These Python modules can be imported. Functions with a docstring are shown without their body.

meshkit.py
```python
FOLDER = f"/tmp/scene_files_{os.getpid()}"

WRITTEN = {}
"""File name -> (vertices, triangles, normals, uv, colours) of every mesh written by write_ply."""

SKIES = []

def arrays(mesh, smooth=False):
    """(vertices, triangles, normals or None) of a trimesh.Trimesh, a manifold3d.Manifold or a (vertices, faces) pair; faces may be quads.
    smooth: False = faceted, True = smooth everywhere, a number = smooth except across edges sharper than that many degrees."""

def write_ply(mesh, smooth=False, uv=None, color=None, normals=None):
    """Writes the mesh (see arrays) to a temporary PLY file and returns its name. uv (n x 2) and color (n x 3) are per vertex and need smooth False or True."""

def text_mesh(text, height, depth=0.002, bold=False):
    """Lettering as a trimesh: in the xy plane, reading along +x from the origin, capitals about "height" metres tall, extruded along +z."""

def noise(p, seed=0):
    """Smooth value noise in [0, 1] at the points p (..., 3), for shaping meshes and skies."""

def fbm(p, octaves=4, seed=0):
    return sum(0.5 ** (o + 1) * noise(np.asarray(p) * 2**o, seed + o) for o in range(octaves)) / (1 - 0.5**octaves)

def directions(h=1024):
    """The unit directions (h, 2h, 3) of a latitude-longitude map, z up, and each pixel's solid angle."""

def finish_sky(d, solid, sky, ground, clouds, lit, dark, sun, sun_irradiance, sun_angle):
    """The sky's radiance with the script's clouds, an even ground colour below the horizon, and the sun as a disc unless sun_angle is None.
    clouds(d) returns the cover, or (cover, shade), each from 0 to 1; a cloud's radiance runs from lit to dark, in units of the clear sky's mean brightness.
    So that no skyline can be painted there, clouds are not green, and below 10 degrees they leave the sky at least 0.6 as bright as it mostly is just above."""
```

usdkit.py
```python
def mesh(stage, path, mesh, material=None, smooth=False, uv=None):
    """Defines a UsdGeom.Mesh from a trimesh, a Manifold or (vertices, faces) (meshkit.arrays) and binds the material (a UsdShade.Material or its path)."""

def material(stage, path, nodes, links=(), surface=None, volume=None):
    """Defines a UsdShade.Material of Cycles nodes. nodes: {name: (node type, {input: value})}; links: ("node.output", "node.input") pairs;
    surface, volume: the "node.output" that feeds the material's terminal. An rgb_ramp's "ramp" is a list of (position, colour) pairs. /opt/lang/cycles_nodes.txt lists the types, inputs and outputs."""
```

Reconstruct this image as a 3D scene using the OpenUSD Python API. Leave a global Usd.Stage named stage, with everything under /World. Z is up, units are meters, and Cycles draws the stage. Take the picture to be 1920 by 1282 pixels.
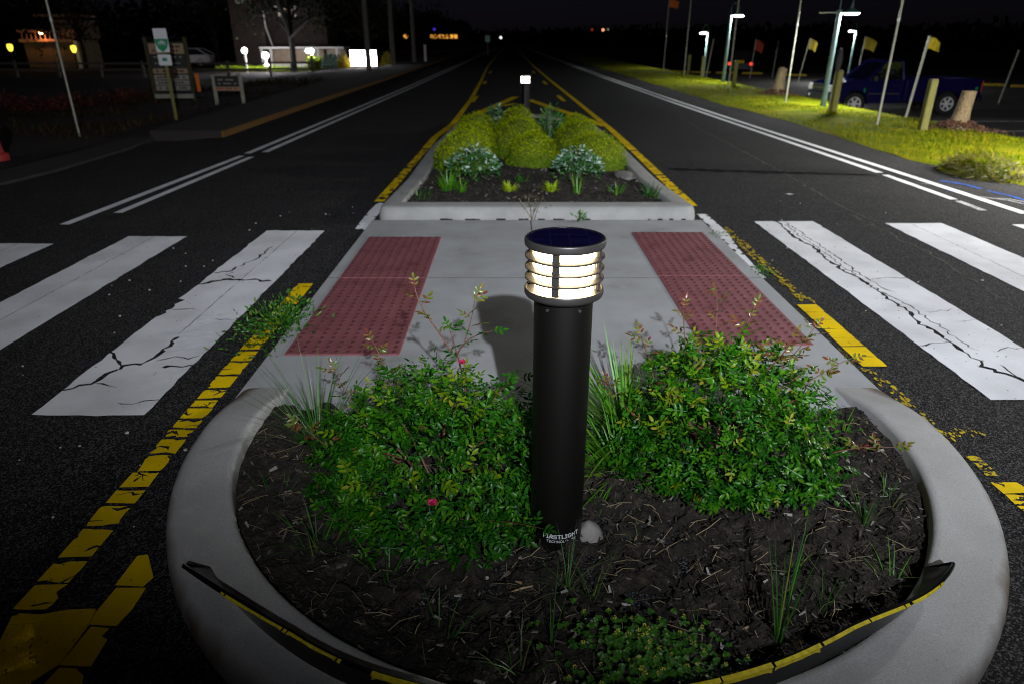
import math, zlib
from scipy.sparse import coo_matrix
from scipy.sparse.csgraph import connected_components
import numpy as np, trimesh, shapely, usdkit, meshkit
from shapely.geometry import Polygon, LineString, Point, box as sbox
from shapely.ops import unary_union
from pxr import Usd, UsdGeom, UsdLux, UsdShade, Gf, Sdf, Vt

stage = Usd.Stage.CreateInMemory()
UsdGeom.SetStageUpAxis(stage, 'Z')
UsdGeom.SetStageMetersPerUnit(stage, 1.0)
UsdGeom.Xform.Define(stage, '/World')
UsdGeom.Scope.Define(stage, '/World/Looks')
PI = math.pi
rng = np.random.default_rng(11)

# ------------------------------------------------------------------ camera
cam = UsdGeom.Camera.Define(stage, '/World/camera')
cam.CreateHorizontalApertureAttr(36.0)
cam.CreateFocalLengthAttr(24.0)
cam.CreateFStopAttr(3.2)
cam.CreateFocusDistanceAttr(2.15)
cam.CreateClippingRangeAttr((0.05, 3000.0))
cam.CreateExposureAttr(0.0)
cam.AddTranslateOp().Set((0.0, 0.0, 1.513))
cam.AddRotateXOp().Set(90 - 23.85)

# ------------------------------------------------------------------ night sky, faint added fill light, the photographer's flash
M = {}
def material(name, nodes, links=(), surface=None, volume=None):
    M[name] = usdkit.material(stage, '/World/Looks/' + name, nodes, links, surface, volume)
    return M[name]

SUN_EL, SUN_AZ = 0.35, 2.6
sky_m = material('night_sky', {
    's': ('sky_texture', {'sky_type': 'single_scattering', 'sun_disc': False, 'sun_elevation': SUN_EL, 'sun_rotation': SUN_AZ}),
    'tint': ('mix', {'mix_type': 'multiply', 'fac': 1.0, 'color2': (0.78, 0.66, 1.4)}),
    'b': ('background_shader', {'strength': 0.0007})},
    [('s.color', 'tint.color1'), ('tint.color', 'b.color')], surface='b.background')
dome = UsdLux.DomeLight.Define(stage, '/World/sky')
UsdShade.MaterialBindingAPI.Apply(dome.GetPrim()).Bind(sky_m)
added_fill = UsdLux.DistantLight.Define(stage, '/World/added_fill')  # added weak fill that lifts the blacks, no real source behind it
added_fill.CreateIntensityAttr(0.006)
added_fill.CreateNormalizeAttr(True)
added_fill.CreateAngleAttr(0.5)
added_fill.CreateColorAttr((1.0, 0.96, 0.9))
added_fill.AddRotateXYZOp().Set((62.0, 0.0, -12.0))
# the flash that threw the bollard's enlarged shadow on the walkway: a small bare lamp held high behind the camera and tipped upwards
FLASH = (0.474, -1.78, 2.717)
flash = UsdLux.SphereLight.Define(stage, '/World/flash_lamp')
flash.CreateRadiusAttr(0.03)
flash.CreateIntensityAttr(106000.0)
flash.CreateColorAttr((0.93, 0.975, 1.05))
flash.CreateNormalizeAttr(False)
sh = UsdLux.ShapingAPI.Apply(flash.GetPrim())
sh.CreateShapingConeAngleAttr(89.0)
sh.CreateShapingConeSoftnessAttr(0.67)
flash.AddTranslateOp().Set(FLASH)
_aim = np.array([math.sin(.265) * math.cos(.725), math.cos(.265) * math.cos(.725), math.sin(.725)])
flash.AddRotateXYZOp().Set((90 + math.degrees(math.atan2(_aim[2], math.hypot(_aim[0], _aim[1]))), 0.0, -math.degrees(math.atan2(_aim[0], _aim[1]))))

# ------------------------------------------------------------------ scene helpers
_used = {}
def path_of(parent, name):
    k = _used.setdefault(parent, {})
    n = k.get(name, 0)
    k[name] = n + 1
    return f'{parent}/{name}' if n == 0 else f'{parent}/{name}_{n:03d}'

def tag(prim, label=None, cat=None, group=None, kind=None):
    for k, v in (('label', label), ('category', cat), ('group', group), ('kind', kind)):
        if v:
            prim.SetCustomDataByKey(k, v)
    return prim

def thing(name, label=None, cat=None, loc=(0, 0, 0), rz=0.0, group=None, kind=None):
    p = path_of('/World', name)
    x = UsdGeom.Xform.Define(stage, p)
    x.AddTranslateOp().Set(Gf.Vec3d(*map(float, loc)))
    x.AddRotateZOp().Set(float(rz))
    tag(x.GetPrim(), label, cat, group, kind)
    return p

LEAFY = set()
def put_mesh(p, mesh, mat, smooth):
    m = usdkit.mesh(stage, p, mesh, M[mat], smooth)
    if mat in LEAFY:                                  # one random number per leaf, blade or chip
        n = len(m.GetPointsAttr().Get())
        f = np.array(m.GetFaceVertexIndicesAttr().Get()).reshape(-1, 3)
        g_ = coo_matrix((np.ones(2 * len(f)), (np.concatenate([f[:, 0], f[:, 1]]), np.concatenate([f[:, 1], f[:, 2]]))), (n, n))
        k, lab = connected_components(g_, False)
        val = np.random.default_rng(zlib.crc32(p.encode())).random(k)[lab]
        UsdGeom.PrimvarsAPI(m).CreatePrimvar('rnd', Sdf.ValueTypeNames.FloatArray, 'vertex').Set(Vt.FloatArray.FromNumpy(val.astype(np.float32)))
    return m

def part(parent, name, mesh, mat, smooth=False, label=None, kind=None):
    p = path_of(parent, name)
    m = put_mesh(p, mesh, mat, smooth)
    tag(m.GetPrim(), label, None, None, kind)
    return p

def single(name, mesh, mat, label=None, cat=None, group=None, kind=None, smooth=False):
    p = path_of('/World', name)
    m = put_mesh(p, mesh, mat, smooth)
    tag(m.GetPrim(), label, cat, group, kind)
    return p

def copy(src, loc, rz=0.0, label=None, scale=None, group=None):
    name = src.split('/')[-1]
    if name[-4:-3] == '_' and name[-3:].isdigit():
        name = name[:-4]
    p = path_of('/World', name)
    x = UsdGeom.Xform.Define(stage, p)
    x.GetPrim().GetReferences().AddInternalReference(src)
    x.GetPrim().SetInstanceable(True)
    x.ClearXformOpOrder()
    x.AddTranslateOp().Set(Gf.Vec3d(*map(float, loc)))
    x.AddRotateZOp().Set(float(rz))
    if scale is not None:
        x.AddScaleOp().Set(Gf.Vec3f(*map(float, np.broadcast_to(scale, 3))))
    tag(x.GetPrim(), label, None, group)
    return p

# ------------------------------------------------------------------ mesh helpers: every mesh is (vertices, triangles)
def tri(v, f):
    f = np.asarray(f, int)
    if f.ndim == 2 and f.shape[1] == 4:
        f = np.vstack([f[:, [0, 1, 2]], f[:, [0, 2, 3]]])
    return np.asarray(v, float), f

def join(ms):
    vs, fs, n = [], [], 0
    for m in ms:
        if hasattr(m, 'vertices'):
            m = (np.asarray(m.vertices), np.asarray(m.faces))
        vs.append(m[0]); fs.append(m[1] + n); n += len(m[0])
    return np.vstack(vs), np.vstack(fs)

def bx(cx, cy, cz, sx, sy, sz, rz=0.0, bevel=0.0):
    if bevel > 0:
        h = np.array([sx, sy, sz]) / 2
        b = min(bevel, h.min() * .9)
        pts = [np.array([i * (h[0] - (0 if a == 0 else b)), j * (h[1] - (0 if a == 1 else b)), k * (h[2] - (0 if a == 2 else b))]) for i in (-1, 1) for j in (-1, 1) for k in (-1, 1) for a in range(3)]
        m = trimesh.convex.convex_hull(np.array(pts))
        v, f = np.array(m.vertices), np.array(m.faces)
    else:
        m = trimesh.creation.box([sx, sy, sz])
        v, f = np.array(m.vertices), np.array(m.faces)
    if rz:
        c, s = math.cos(rz), math.sin(rz)
        v = v @ np.array([[c, s, 0], [-s, c, 0], [0, 0, 1]])
    return v + [cx, cy, cz], f

def lathe(prof, n=32, center=(0, 0, 0)):
    prof = np.asarray(prof, float)
    a = np.arange(n) * 2 * PI / n
    v = np.stack([prof[:, None, 0] * np.cos(a), prof[:, None, 0] * np.sin(a), np.repeat(prof[:, 1:2], n, 1)], -1).reshape(-1, 3)
    q = []
    for i in range(len(prof) - 1):
        for j in range(n):
            k = (j + 1) % n
            q.append((i * n + j, i * n + k, (i + 1) * n + k, (i + 1) * n + j))
    return tri(v + np.array(center), q)

def tube(pts, rad, n=8, cap=True):
    p = np.asarray(pts, float)
    r = np.broadcast_to(rad, (len(p),))
    t = np.gradient(p, axis=0)
    t /= np.linalg.norm(t, axis=1, keepdims=True) + 1e-12
    a = np.cross(t, np.where(np.abs(t[:, 2:]) < .9, [0, 0, 1.0], [1.0, 0, 0]))
    a /= np.linalg.norm(a, axis=1, keepdims=True) + 1e-12
    b = np.cross(t, a)
    an = np.arange(n) * 2 * PI / n
    v = (p[:, None] + r[:, None, None] * (np.cos(an)[None, :, None] * a[:, None] + np.sin(an)[None, :, None] * b[:, None])).reshape(-1, 3)
    q = [(i * n + j, i * n + (j + 1) % n, (i + 1) * n + (j + 1) % n, (i + 1) * n + j) for i in range(len(p) - 1) for j in range(n)]
    v, f = tri(v, q)
    if cap:
        c0, c1 = len(v), len(v) + 1
        v = np.vstack([v, p[:1], p[-1:]])
        m = (len(p) - 1) * n
        f = np.vstack([f, [(c0, (j + 1) % n, j) for j in range(n)], [(c1, m + j, m + (j + 1) % n) for j in range(n)]])
    return v, f

def slab(poly, z0, z1):
    """A flat plate from a shapely outline."""
    ms = []
    for g in getattr(poly, 'geoms', [poly]):
        if g.geom_type == 'Polygon' and g.area > 1e-6:
            m = trimesh.creation.extrude_polygon(g, z1 - z0, engine='earcut')
            ms.append((np.array(m.vertices) + [0, 0, z0], np.array(m.faces)))
    return join(ms)

def sheet(poly, z):
    ms = []
    for g in getattr(poly, 'geoms', [poly]):
        if g.geom_type == 'Polygon' and g.area > 1e-7:
            v, f = trimesh.creation.triangulate_polygon(g, engine='earcut')
            v = np.column_stack([v, np.full(len(v), z)])
            n = np.cross(v[f[:, 1]] - v[f[:, 0]], v[f[:, 2]] - v[f[:, 0]])[:, 2]
            f = np.where(n[:, None] < 0, f[:, ::-1], f)
            ms.append((v, f))
    return join(ms)

def grid(xs, ys, zf):
    X, Y = np.meshgrid(xs, ys)
    v = np.stack([X, Y, zf(X, Y)], -1).reshape(-1, 3)
    nx, ny = len(xs), len(ys)
    i, j = np.meshgrid(np.arange(nx - 1), np.arange(ny - 1))
    a = (j * nx + i).ravel()
    return tri(v, np.stack([a, a + 1, a + nx + 1, a + nx], -1))

def sweep(path, profile, closed=False):
    """Profile (offset to the right of the path, z[, per-point z scale]) swept along a flat path (x, y, zscale)."""
    p = np.asarray(path, float)
    zs = p[:, 2] if p.shape[1] > 2 else np.ones(len(p))
    xy = p[:, :2]
    if closed:
        t = np.roll(xy, -1, 0) - np.roll(xy, 1, 0)
    else:
        t = np.gradient(xy, axis=0)
    t /= np.linalg.norm(t, axis=1, keepdims=True)
    nrm = np.stack([t[:, 1], -t[:, 0]], 1)
    pr = np.asarray(profile, float)
    v = np.concatenate([xy[:, None] + nrm[:, None] * pr[None, :, :1], (zs[:, None] * pr[None, :, 1])[..., None]], -1)
    k = len(pr); v = v.reshape(-1, 3)
    n = len(xy)
    q = [(i * k + j, ((i + 1) % n) * k + j, ((i + 1) % n) * k + j + 1, i * k + j + 1) for i in range(n if closed else n - 1) for j in range(k - 1)]
    v, f = tri(v, q)
    if not closed:
        f = np.vstack([f, [(0, j + 1, j) for j in range(1, k - 1)], [((n - 1) * k, (n - 1) * k + j, (n - 1) * k + j + 1) for j in range(1, k - 1)]])
    return v, f

def leaf_fan(base, d, nrm, L, W, fold=.25, curl=.15, segs=2):
    """Many folded pointed leaves at once."""
    base, d, nrm = (np.asarray(x, float) for x in (base, d, nrm))
    L, W = np.broadcast_to(L, (len(base),)), np.broadcast_to(W, (len(base),))
    d = d / (np.linalg.norm(d, axis=1, keepdims=True) + 1e-9)
    s = np.cross(d, nrm); s /= np.linalg.norm(s, axis=1, keepdims=True) + 1e-9
    n = np.cross(s, d)
    tmpl = [(0, 0, 0), (.3, -.85, 0), (.3, 0, -1), (.3, .85, 0), (.68, -.75, 0), (.68, 0, -1), (.68, .75, 0), (1, 0, -.3)]
    f0 = np.array([(0, 1, 2), (0, 2, 3), (1, 4, 5), (1, 5, 2), (2, 5, 6), (2, 6, 3), (4, 7, 5), (5, 7, 6)])
    v = []
    for a, w, z in tmpl:
        v.append(base + d * (a * L)[:, None] + s * (w * W / 2)[:, None] + n * (z * fold * W / 2 - curl * a * a * L)[:, None])
    v = np.stack(v, 1).reshape(-1, 3)
    f = (np.arange(len(base))[:, None, None] * 8 + f0[None]).reshape(-1, 3)
    return v, f

def unit(n, r=rng):
    v = r.normal(size=(n, 3))
    return v / np.linalg.norm(v, axis=1, keepdims=True)

def blades(org, n, L, spread, W=.004, droop=.6, r=rng, up=1.0, lean=(0, 0), segs=5, rad=.02):
    """A tuft of grass blades: tapered arching strips."""
    org = np.asarray(org, float)
    az = r.uniform(0, 2 * PI, n)
    el = r.uniform(.1, 1, n) * spread
    ln = r.uniform(L[0], L[1], n)
    dr = r.uniform(.2, 1, n) * droop
    o = org + np.stack([np.cos(az) * rad * r.uniform(0, 1, n), np.sin(az) * rad * r.uniform(0, 1, n), np.zeros(n)], 1)
    hx, hy = np.cos(az), np.sin(az)
    t = np.linspace(0, 1, segs + 1)
    vs = []
    for k, tt in enumerate(t):
        ang = el + dr * tt * 1.2
        a = np.minimum(el + dr * tt * .6, 2.2)
        rr = ln * tt * np.sin(a)
        zz = ln * tt * np.cos(a) * up
        c = o + np.stack([hx * rr + lean[0] * tt * ln, hy * rr + lean[1] * tt * ln, zz], 1)
        w = W * (1 - tt) ** .7 * (1 if tt < 1 else 0)
        side = np.stack([-hy, hx, np.zeros(n)], 1)
        vs.append(c - side * w / 2)
        vs.append(c + side * w / 2)
    v = np.stack(vs, 1)
    k = 2 * (segs + 1)
    q = np.array([(2 * i, 2 * i + 1, 2 * i + 3, 2 * i + 2) for i in range(segs)])
    q = (np.arange(n)[:, None, None] * k + q[None]).reshape(-1, 4)
    return tri(v.reshape(-1, 3), q)

# ------------------------------------------------------------------ materials
def plain(name, col, rough=.6, metallic=0.0, spec=.5, coat=0.0):
    return material(name, {'p': ('principled_bsdf', {'base_color': col, 'roughness': rough, 'metallic': metallic, 'specular_ior_level': spec, 'coat_weight': coat})}, surface='p.BSDF')

def noisy(name, stops, scale=5.0, detail=5.0, rough=.7, bump=0.0, bscale=60.0, bdist=.004, spec=.4, metallic=0.0, fine=0.0, finescale=150.0, stretch=None):
    nodes = {'g': ('geometry', {}), 'n': ('noise_texture', {'scale': scale, 'detail': detail, 'roughness': .6}), 'r': ('rgb_ramp', {'ramp': stops}),
             'p': ('principled_bsdf', {'roughness': rough, 'specular_ior_level': spec, 'metallic': metallic})}
    links = [('g.position', 'n.vector'), ('n.fac', 'r.fac')]
    if stretch:
        nodes['mp'] = ('mapping', {'scale': stretch})
        links = [('g.position', 'mp.vector'), ('mp.vector', 'n.vector'), ('n.fac', 'r.fac')]
    out = 'r.color'
    if fine:
        nodes['n2'] = ('noise_texture', {'scale': finescale, 'detail': 3.0})
        nodes['r2'] = ('rgb_ramp', {'ramp': [(.3, (1 - fine,) * 3), (.7, (1 + fine,) * 3)]})
        nodes['mx'] = ('mix', {'mix_type': 'multiply', 'fac': 1.0})
        links += [('g.position', 'n2.vector'), ('n2.fac', 'r2.fac'), (out, 'mx.color1'), ('r2.color', 'mx.color2')]
        out = 'mx.color'
    if bump:
        nodes['nb'] = ('noise_texture', {'scale': bscale, 'detail': 4.0})
        nodes['b'] = ('bump', {'strength': bump, 'distance': bdist})
        links += [('g.position', 'nb.vector'), ('nb.fac', 'b.height'), ('b.normal', 'p.normal')]
    links.append((out, 'p.base_color'))
    return material(name, nodes, links, surface='p.BSDF')

def leafy(name, stops, rough=.35, trans=.25, tcol=None, spec=.5, bump=0.0):
    LEAFY.add(name)
    nodes = {'g': ('attribute', {'attribute': 'rnd'}), 'r': ('rgb_ramp', {'ramp': stops}), 'p': ('principled_bsdf', {'roughness': rough, 'specular_ior_level': spec}),
             't': ('translucent_bsdf', {}), 'm': ('mix_closure', {'fac': trans})}
    links = [('g.fac', 'r.fac'), ('r.color', 'p.base_color'), ('r.color', 't.color'), ('p.BSDF', 'm.closure1'), ('t.BSDF', 'm.closure2')]
    return material(name, nodes, links, surface='m.closure')

def glow(name, col, strength):
    return material(name, {'e': ('emission', {'color': col, 'strength': strength})}, surface='e.emission')

# asphalt: dark binder with pale stone flecks
material('asphalt', {
    'g': ('geometry', {}), 'n': ('noise_texture', {'scale': 1.3, 'detail': 6.0}), 'r': ('rgb_ramp', {'ramp': [(.3, (.0085, .0084, .0088)), (.7, (.016, .0157, .016))]}),
    'v': ('voronoi_texture', {'scale': 210.0}), 'vr': ('rgb_ramp', {'ramp': [(.0, (0, 0, 0)), (.58, (.0, .0, .0)), (.8, (1, 1, 1))]}),
    'bw': ('rgb_to_bw', {}), 'mx': ('mix', {'mix_type': 'mix', 'color2': (.10, .097, .097)}),
    'nb': ('voronoi_texture', {'scale': 170.0, 'feature': 'smooth_f1'}), 'b': ('bump', {'strength': .6, 'distance': .005}),
    'p': ('principled_bsdf', {'roughness': .95, 'specular_ior_level': .08})},
    [('g.position', 'n.vector'), ('n.fac', 'r.fac'), ('g.position', 'v.vector'), ('v.color', 'bw.color'), ('bw.val', 'vr.fac'), ('vr.color', 'mx.fac'),
     ('r.color', 'mx.color1'), ('mx.color', 'p.base_color'), ('g.position', 'nb.vector'), ('nb.distance', 'b.height'), ('b.normal', 'p.normal')], surface='p.BSDF')

def paint(name, c, dirt, wear=.36):
    """Road paint: worn through to the asphalt in specks, soiled in patches."""
    material(name, {
        'g': ('geometry', {}), 'n': ('noise_texture', {'scale': 3.0, 'detail': 6.0}), 'r': ('rgb_ramp', {'ramp': [(.3, dirt), (.62, c)]}),
        'w': ('noise_texture', {'scale': 46.0, 'detail': 6.0, 'roughness': .65}), 'wr': ('rgb_ramp', {'ramp': [(wear - .05, (1, 1, 1)), (wear, (0, 0, 0))]}),
        'mx': ('mix', {'color2': (.03, .029, .028)}), 'nb': ('voronoi_texture', {'scale': 150.0, 'feature': 'smooth_f1'}), 'b': ('bump', {'strength': .25, 'distance': .004}),
        'p': ('principled_bsdf', {'roughness': .8, 'specular_ior_level': .05})},
        [('g.position', 'n.vector'), ('n.fac', 'r.fac'), ('g.position', 'w.vector'), ('w.fac', 'wr.fac'), ('wr.color', 'mx.fac'), ('r.color', 'mx.color1'),
         ('mx.color', 'p.base_color'), ('g.position', 'nb.vector'), ('nb.distance', 'b.height'), ('b.normal', 'p.normal')], surface='p.BSDF')
paint('white_paint', (.80, .81, .84), (.62, .625, .65), .335)
paint('worn_white_paint', (.6, .6, .62), (.3, .3, .31), .43)
paint('yellow_paint', (.90, .62, .003), (.60, .40, .003), .36)
paint('worn_yellow_paint', (.6, .44, .012), (.32, .22, .012), .5)
paint('blue_paint', (.02, .12, .6), (.03, .06, .2), .47)
noisy('concrete', [(.28, (.23, .23, .225)), (.42, (.31, .315, .32)), (.7, (.38, .39, .40))], 2.3, 9, .85, .25, 240, .002, fine=.1, finescale=320)
noisy('kerb_concrete', [(.3, (.25, .25, .24)), (.7, (.36, .36, .35))], 3, 7, .85, .35, 170, .003, fine=.13, finescale=260)
material('near_kerb_concrete', {
    'g': ('geometry', {}), 'n': ('noise_texture', {'scale': 3.0, 'detail': 7.0}), 'r': ('rgb_ramp', {'ramp': [(.3, (.32, .315, .305)), (.7, (.42, .415, .41))]}),
    'n2': ('noise_texture', {'scale': 240.0, 'detail': 3.0}), 'r2': ('rgb_ramp', {'ramp': [(.3, (.82,) * 3), (.7, (1.12,) * 3)]}), 'm2': ('mix', {'mix_type': 'multiply', 'fac': 1.0}),
    'fl': ('vector_math', {'math_type': 'multiply', 'vector2': (1, 1, 0)}), 'd': ('vector_math', {'math_type': 'distance', 'vector2': (.235, 2.4, 0)}),
    'ns': ('noise_texture', {'scale': 7.0, 'detail': 5.0}), 'add': ('math', {'math_type': 'multiply_add', 'value2': .09}), 'rs': ('rgb_ramp', {'ramp': [(.0, (0, 0, 0)), (.5, (0, 0, 0)), (1., (1, 1, 1))]}),
    'mr': ('map_range', {'from_min': 1.46, 'from_max': 1.56}), 'ms': ('mix', {'color2': (.12, .085, .055)}),
    'vo': ('voronoi_texture', {'scale': 28.0}), 'rv': ('rgb_ramp', {'ramp': [(.0, (1, 1, 1)), (.035, (1, 1, 1)), (.05, (0, 0, 0))]}), 'mv': ('mix', {'color2': (.03, .028, .025)}),
    'nb': ('noise_texture', {'scale': 170.0, 'detail': 4.0}), 'b': ('bump', {'strength': .4, 'distance': .003}), 'p': ('principled_bsdf', {'roughness': .85, 'specular_ior_level': .3})},
    [('g.position', 'n.vector'), ('n.fac', 'r.fac'), ('g.position', 'n2.vector'), ('n2.fac', 'r2.fac'), ('r.color', 'm2.color1'), ('r2.color', 'm2.color2'), ('g.position', 'fl.vector1'), ('fl.vector', 'd.vector1'),
     ('g.position', 'ns.vector'), ('ns.fac', 'add.value1'), ('d.value', 'add.value3'), ('add.value', 'mr.value'), ('mr.result', 'rs.fac'), ('rs.color', 'ms.fac'), ('m2.color', 'ms.color1'),
     ('g.position', 'vo.vector'), ('vo.distance', 'rv.fac'), ('rv.color', 'mv.fac'), ('ms.color', 'mv.color1'), ('mv.color', 'p.base_color'), ('g.position', 'nb.vector'), ('nb.fac', 'b.height'), ('b.normal', 'p.normal')], surface='p.BSDF')
noisy('old_concrete', [(.3, (.16, .15, .14)), (.7, (.27, .255, .24))], 4, 6, .9, .3, 120, .003)
noisy('path_concrete', [(.3, (.018, .0145, .013)), (.7, (.03, .024, .022))], 3, 6, .9, .3, 120, .003)
plain('kerb_yellow', (.13, .06, .005), .9)
noisy('tactile_red', [(.28, (.11, .033, .036)), (.40, (.20, .066, .074)), (.7, (.26, .09, .10))], 5, 5, .6, .15, 300, .001, fine=.08)
noisy('shaded_dome', [(.3, (.06, .016, .019)), (.7, (.11, .032, .038))], 30, 4, .6)  # darker than the panel: dome shadows put into the colour
noisy('dark_post', [(.3, (.035, .030, .012)), (.7, (.06, .052, .02))], 14, 6, .8)
noisy('soil', [(.3, (.007, .0055, .004)), (.52, (.022, .017, .013)), (.75, (.065, .05, .038))], 22, 9, .95, 1.0, 60, .03, fine=.45, finescale=180)
noisy('dark_ground', [(.3, (.012, .006, .004)), (.7, (.034, .018, .010))], .8, 6, .95, .5, 20, .03)
noisy('verge_soil', [(.3, (.055, .085, .002)), (.5, (.12, .135, .002)), (.66, (.18, .155, .006)), (.78, (.22, .14, .02))], 1.3, 6, .95, .8, 40, .03, spec=.05)
noisy('lot_asphalt', [(.3, (.05, .046, .046)), (.7, (.085, .078, .076))], .8, 6, .8, .4, 60, .006)
leafy('chip', [(.0, (.012, .008, .006)), (.5, (.016, .012, .009)), (.8, (.034, .026, .02)), (.94, (.085, .07, .056)), (1., (.30, .28, .26))], .85, 0.0)
leafy('straw', [(.0, (.05, .034, .018)), (1., (.36, .28, .16))], .7, .1)
noisy('pale_wood', [(.3, (.30, .28, .27)), (.7, (.5, .48, .47))], 40, 4, .8)
noisy('tan_wood', [(.3, (.25, .16, .08)), (.7, (.4, .29, .17))], 40, 4, .8)
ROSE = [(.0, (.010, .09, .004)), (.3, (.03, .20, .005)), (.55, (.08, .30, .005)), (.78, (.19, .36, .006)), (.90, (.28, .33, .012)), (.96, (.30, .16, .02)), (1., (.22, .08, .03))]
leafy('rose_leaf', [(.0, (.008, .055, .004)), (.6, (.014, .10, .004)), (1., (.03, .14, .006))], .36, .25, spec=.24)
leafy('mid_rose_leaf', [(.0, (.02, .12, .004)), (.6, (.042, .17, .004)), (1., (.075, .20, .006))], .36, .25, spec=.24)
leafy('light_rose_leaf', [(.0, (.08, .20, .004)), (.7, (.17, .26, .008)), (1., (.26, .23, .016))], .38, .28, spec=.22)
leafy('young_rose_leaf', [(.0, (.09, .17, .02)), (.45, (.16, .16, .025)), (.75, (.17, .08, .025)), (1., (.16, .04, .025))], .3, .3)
plain('rose_stem', (.13, .05, .03), .5)
plain('green_stem', (.05, .11, .02), .5)
noisy('rose_petal', [(.3, (.35, .008, .05)), (.7, (.5, .015, .09))], 60, 3, .5)
leafy('blade', [(.0, (.015, .08, .012)), (.6, (.035, .16, .016)), (.9, (.07, .22, .02)), (1., (.2, .2, .04))], .4, .25)
leafy('bright_blade', [(.0, (.04, .18, .010)), (.7, (.09, .30, .014)), (1., (.2, .34, .02))], .4, .3)
leafy('lime_leaf', [(.0, (.3, .5, .012)), (1., (.5, .62, .02))], .5, .3)
leafy('clover_leaf', [(.0, (.02, .09, .008)), (1., (.06, .20, .012))], .5, .25)
leafy('clover_flower', [(.0, (.32, .35, .02)), (1., (.5, .45, .05))], .6, .1)
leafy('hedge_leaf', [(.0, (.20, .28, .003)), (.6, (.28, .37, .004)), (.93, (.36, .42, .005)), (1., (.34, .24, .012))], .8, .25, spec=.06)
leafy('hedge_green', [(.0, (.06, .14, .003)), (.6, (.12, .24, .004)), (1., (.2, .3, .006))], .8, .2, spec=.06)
noisy('hedge_core', [(.3, (.06, .09, .002)), (.7, (.12, .16, .003))], 20, 4, .9)
leafy('pale_leaf', [(.0, (.06, .16, .07)), (.4, (.16, .32, .2)), (.75, (.45, .6, .52)), (1., (.65, .75, .7))], .5, .2)
leafy('deep_leaf', [(.0, (.02, .10, .02)), (1., (.06, .22, .03))], .4, .2)
leafy('verge_blade', [(.0, (.05, .10, .002)), (.5, (.15, .19, .003)), (.85, (.26, .25, .003)), (1., (.33, .22, .02))], .9, .3, spec=.06)
leafy('dark_blade', [(.0, (.012, .008, .003)), (.7, (.04, .026, .008)), (1., (.07, .05, .02))], .9, .1, spec=.05)
leafy('dry_blade', [(.0, (.07, .07, .02)), (.6, (.16, .14, .06)), (1., (.24, .19, .1))], .7, .2)
leafy('night_leaf', [(.0, (.008, .012, .006)), (1., (.022, .028, .012))], .9, .2, spec=.1)
leafy('red_glow_leaf', [(.0, (.06, .010, .006)), (1., (.19, .035, .012))], .6, .2)  # red light on the verge put into the leaf colour
leafy('yellow_bloom', [(.0, (.2, .22, .02)), (.5, (.5, .36, .03)), (1., (.7, .5, .04))], .6, .3)
noisy('bark', [(.3, (.009, .006, .005)), (.7, (.02, .015, .011))], 12, 6, .9, .8, 30, .03, stretch=(3, 3, .5))
noisy('stump_bark', [(.3, (.13, .09, .045)), (.7, (.27, .2, .11))], 10, 6, .9, .9, 22, .04, stretch=(3, 3, .6))
noisy('post_wood', [(.3, (.11, .105, .025)), (.7, (.2, .185, .05))], 14, 6, .8, .4, 40, .01, stretch=(4, 4, .4))
noisy('pole_wood', [(.3, (.10, .085, .07)), (.7, (.17, .145, .12))], 10, 6, .85, .4, 40, .01, stretch=(4, 4, .3))
noisy('stake_grey', [(.3, (.24, .24, .19)), (.7, (.34, .33, .26))], 8, 4, .5)
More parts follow.
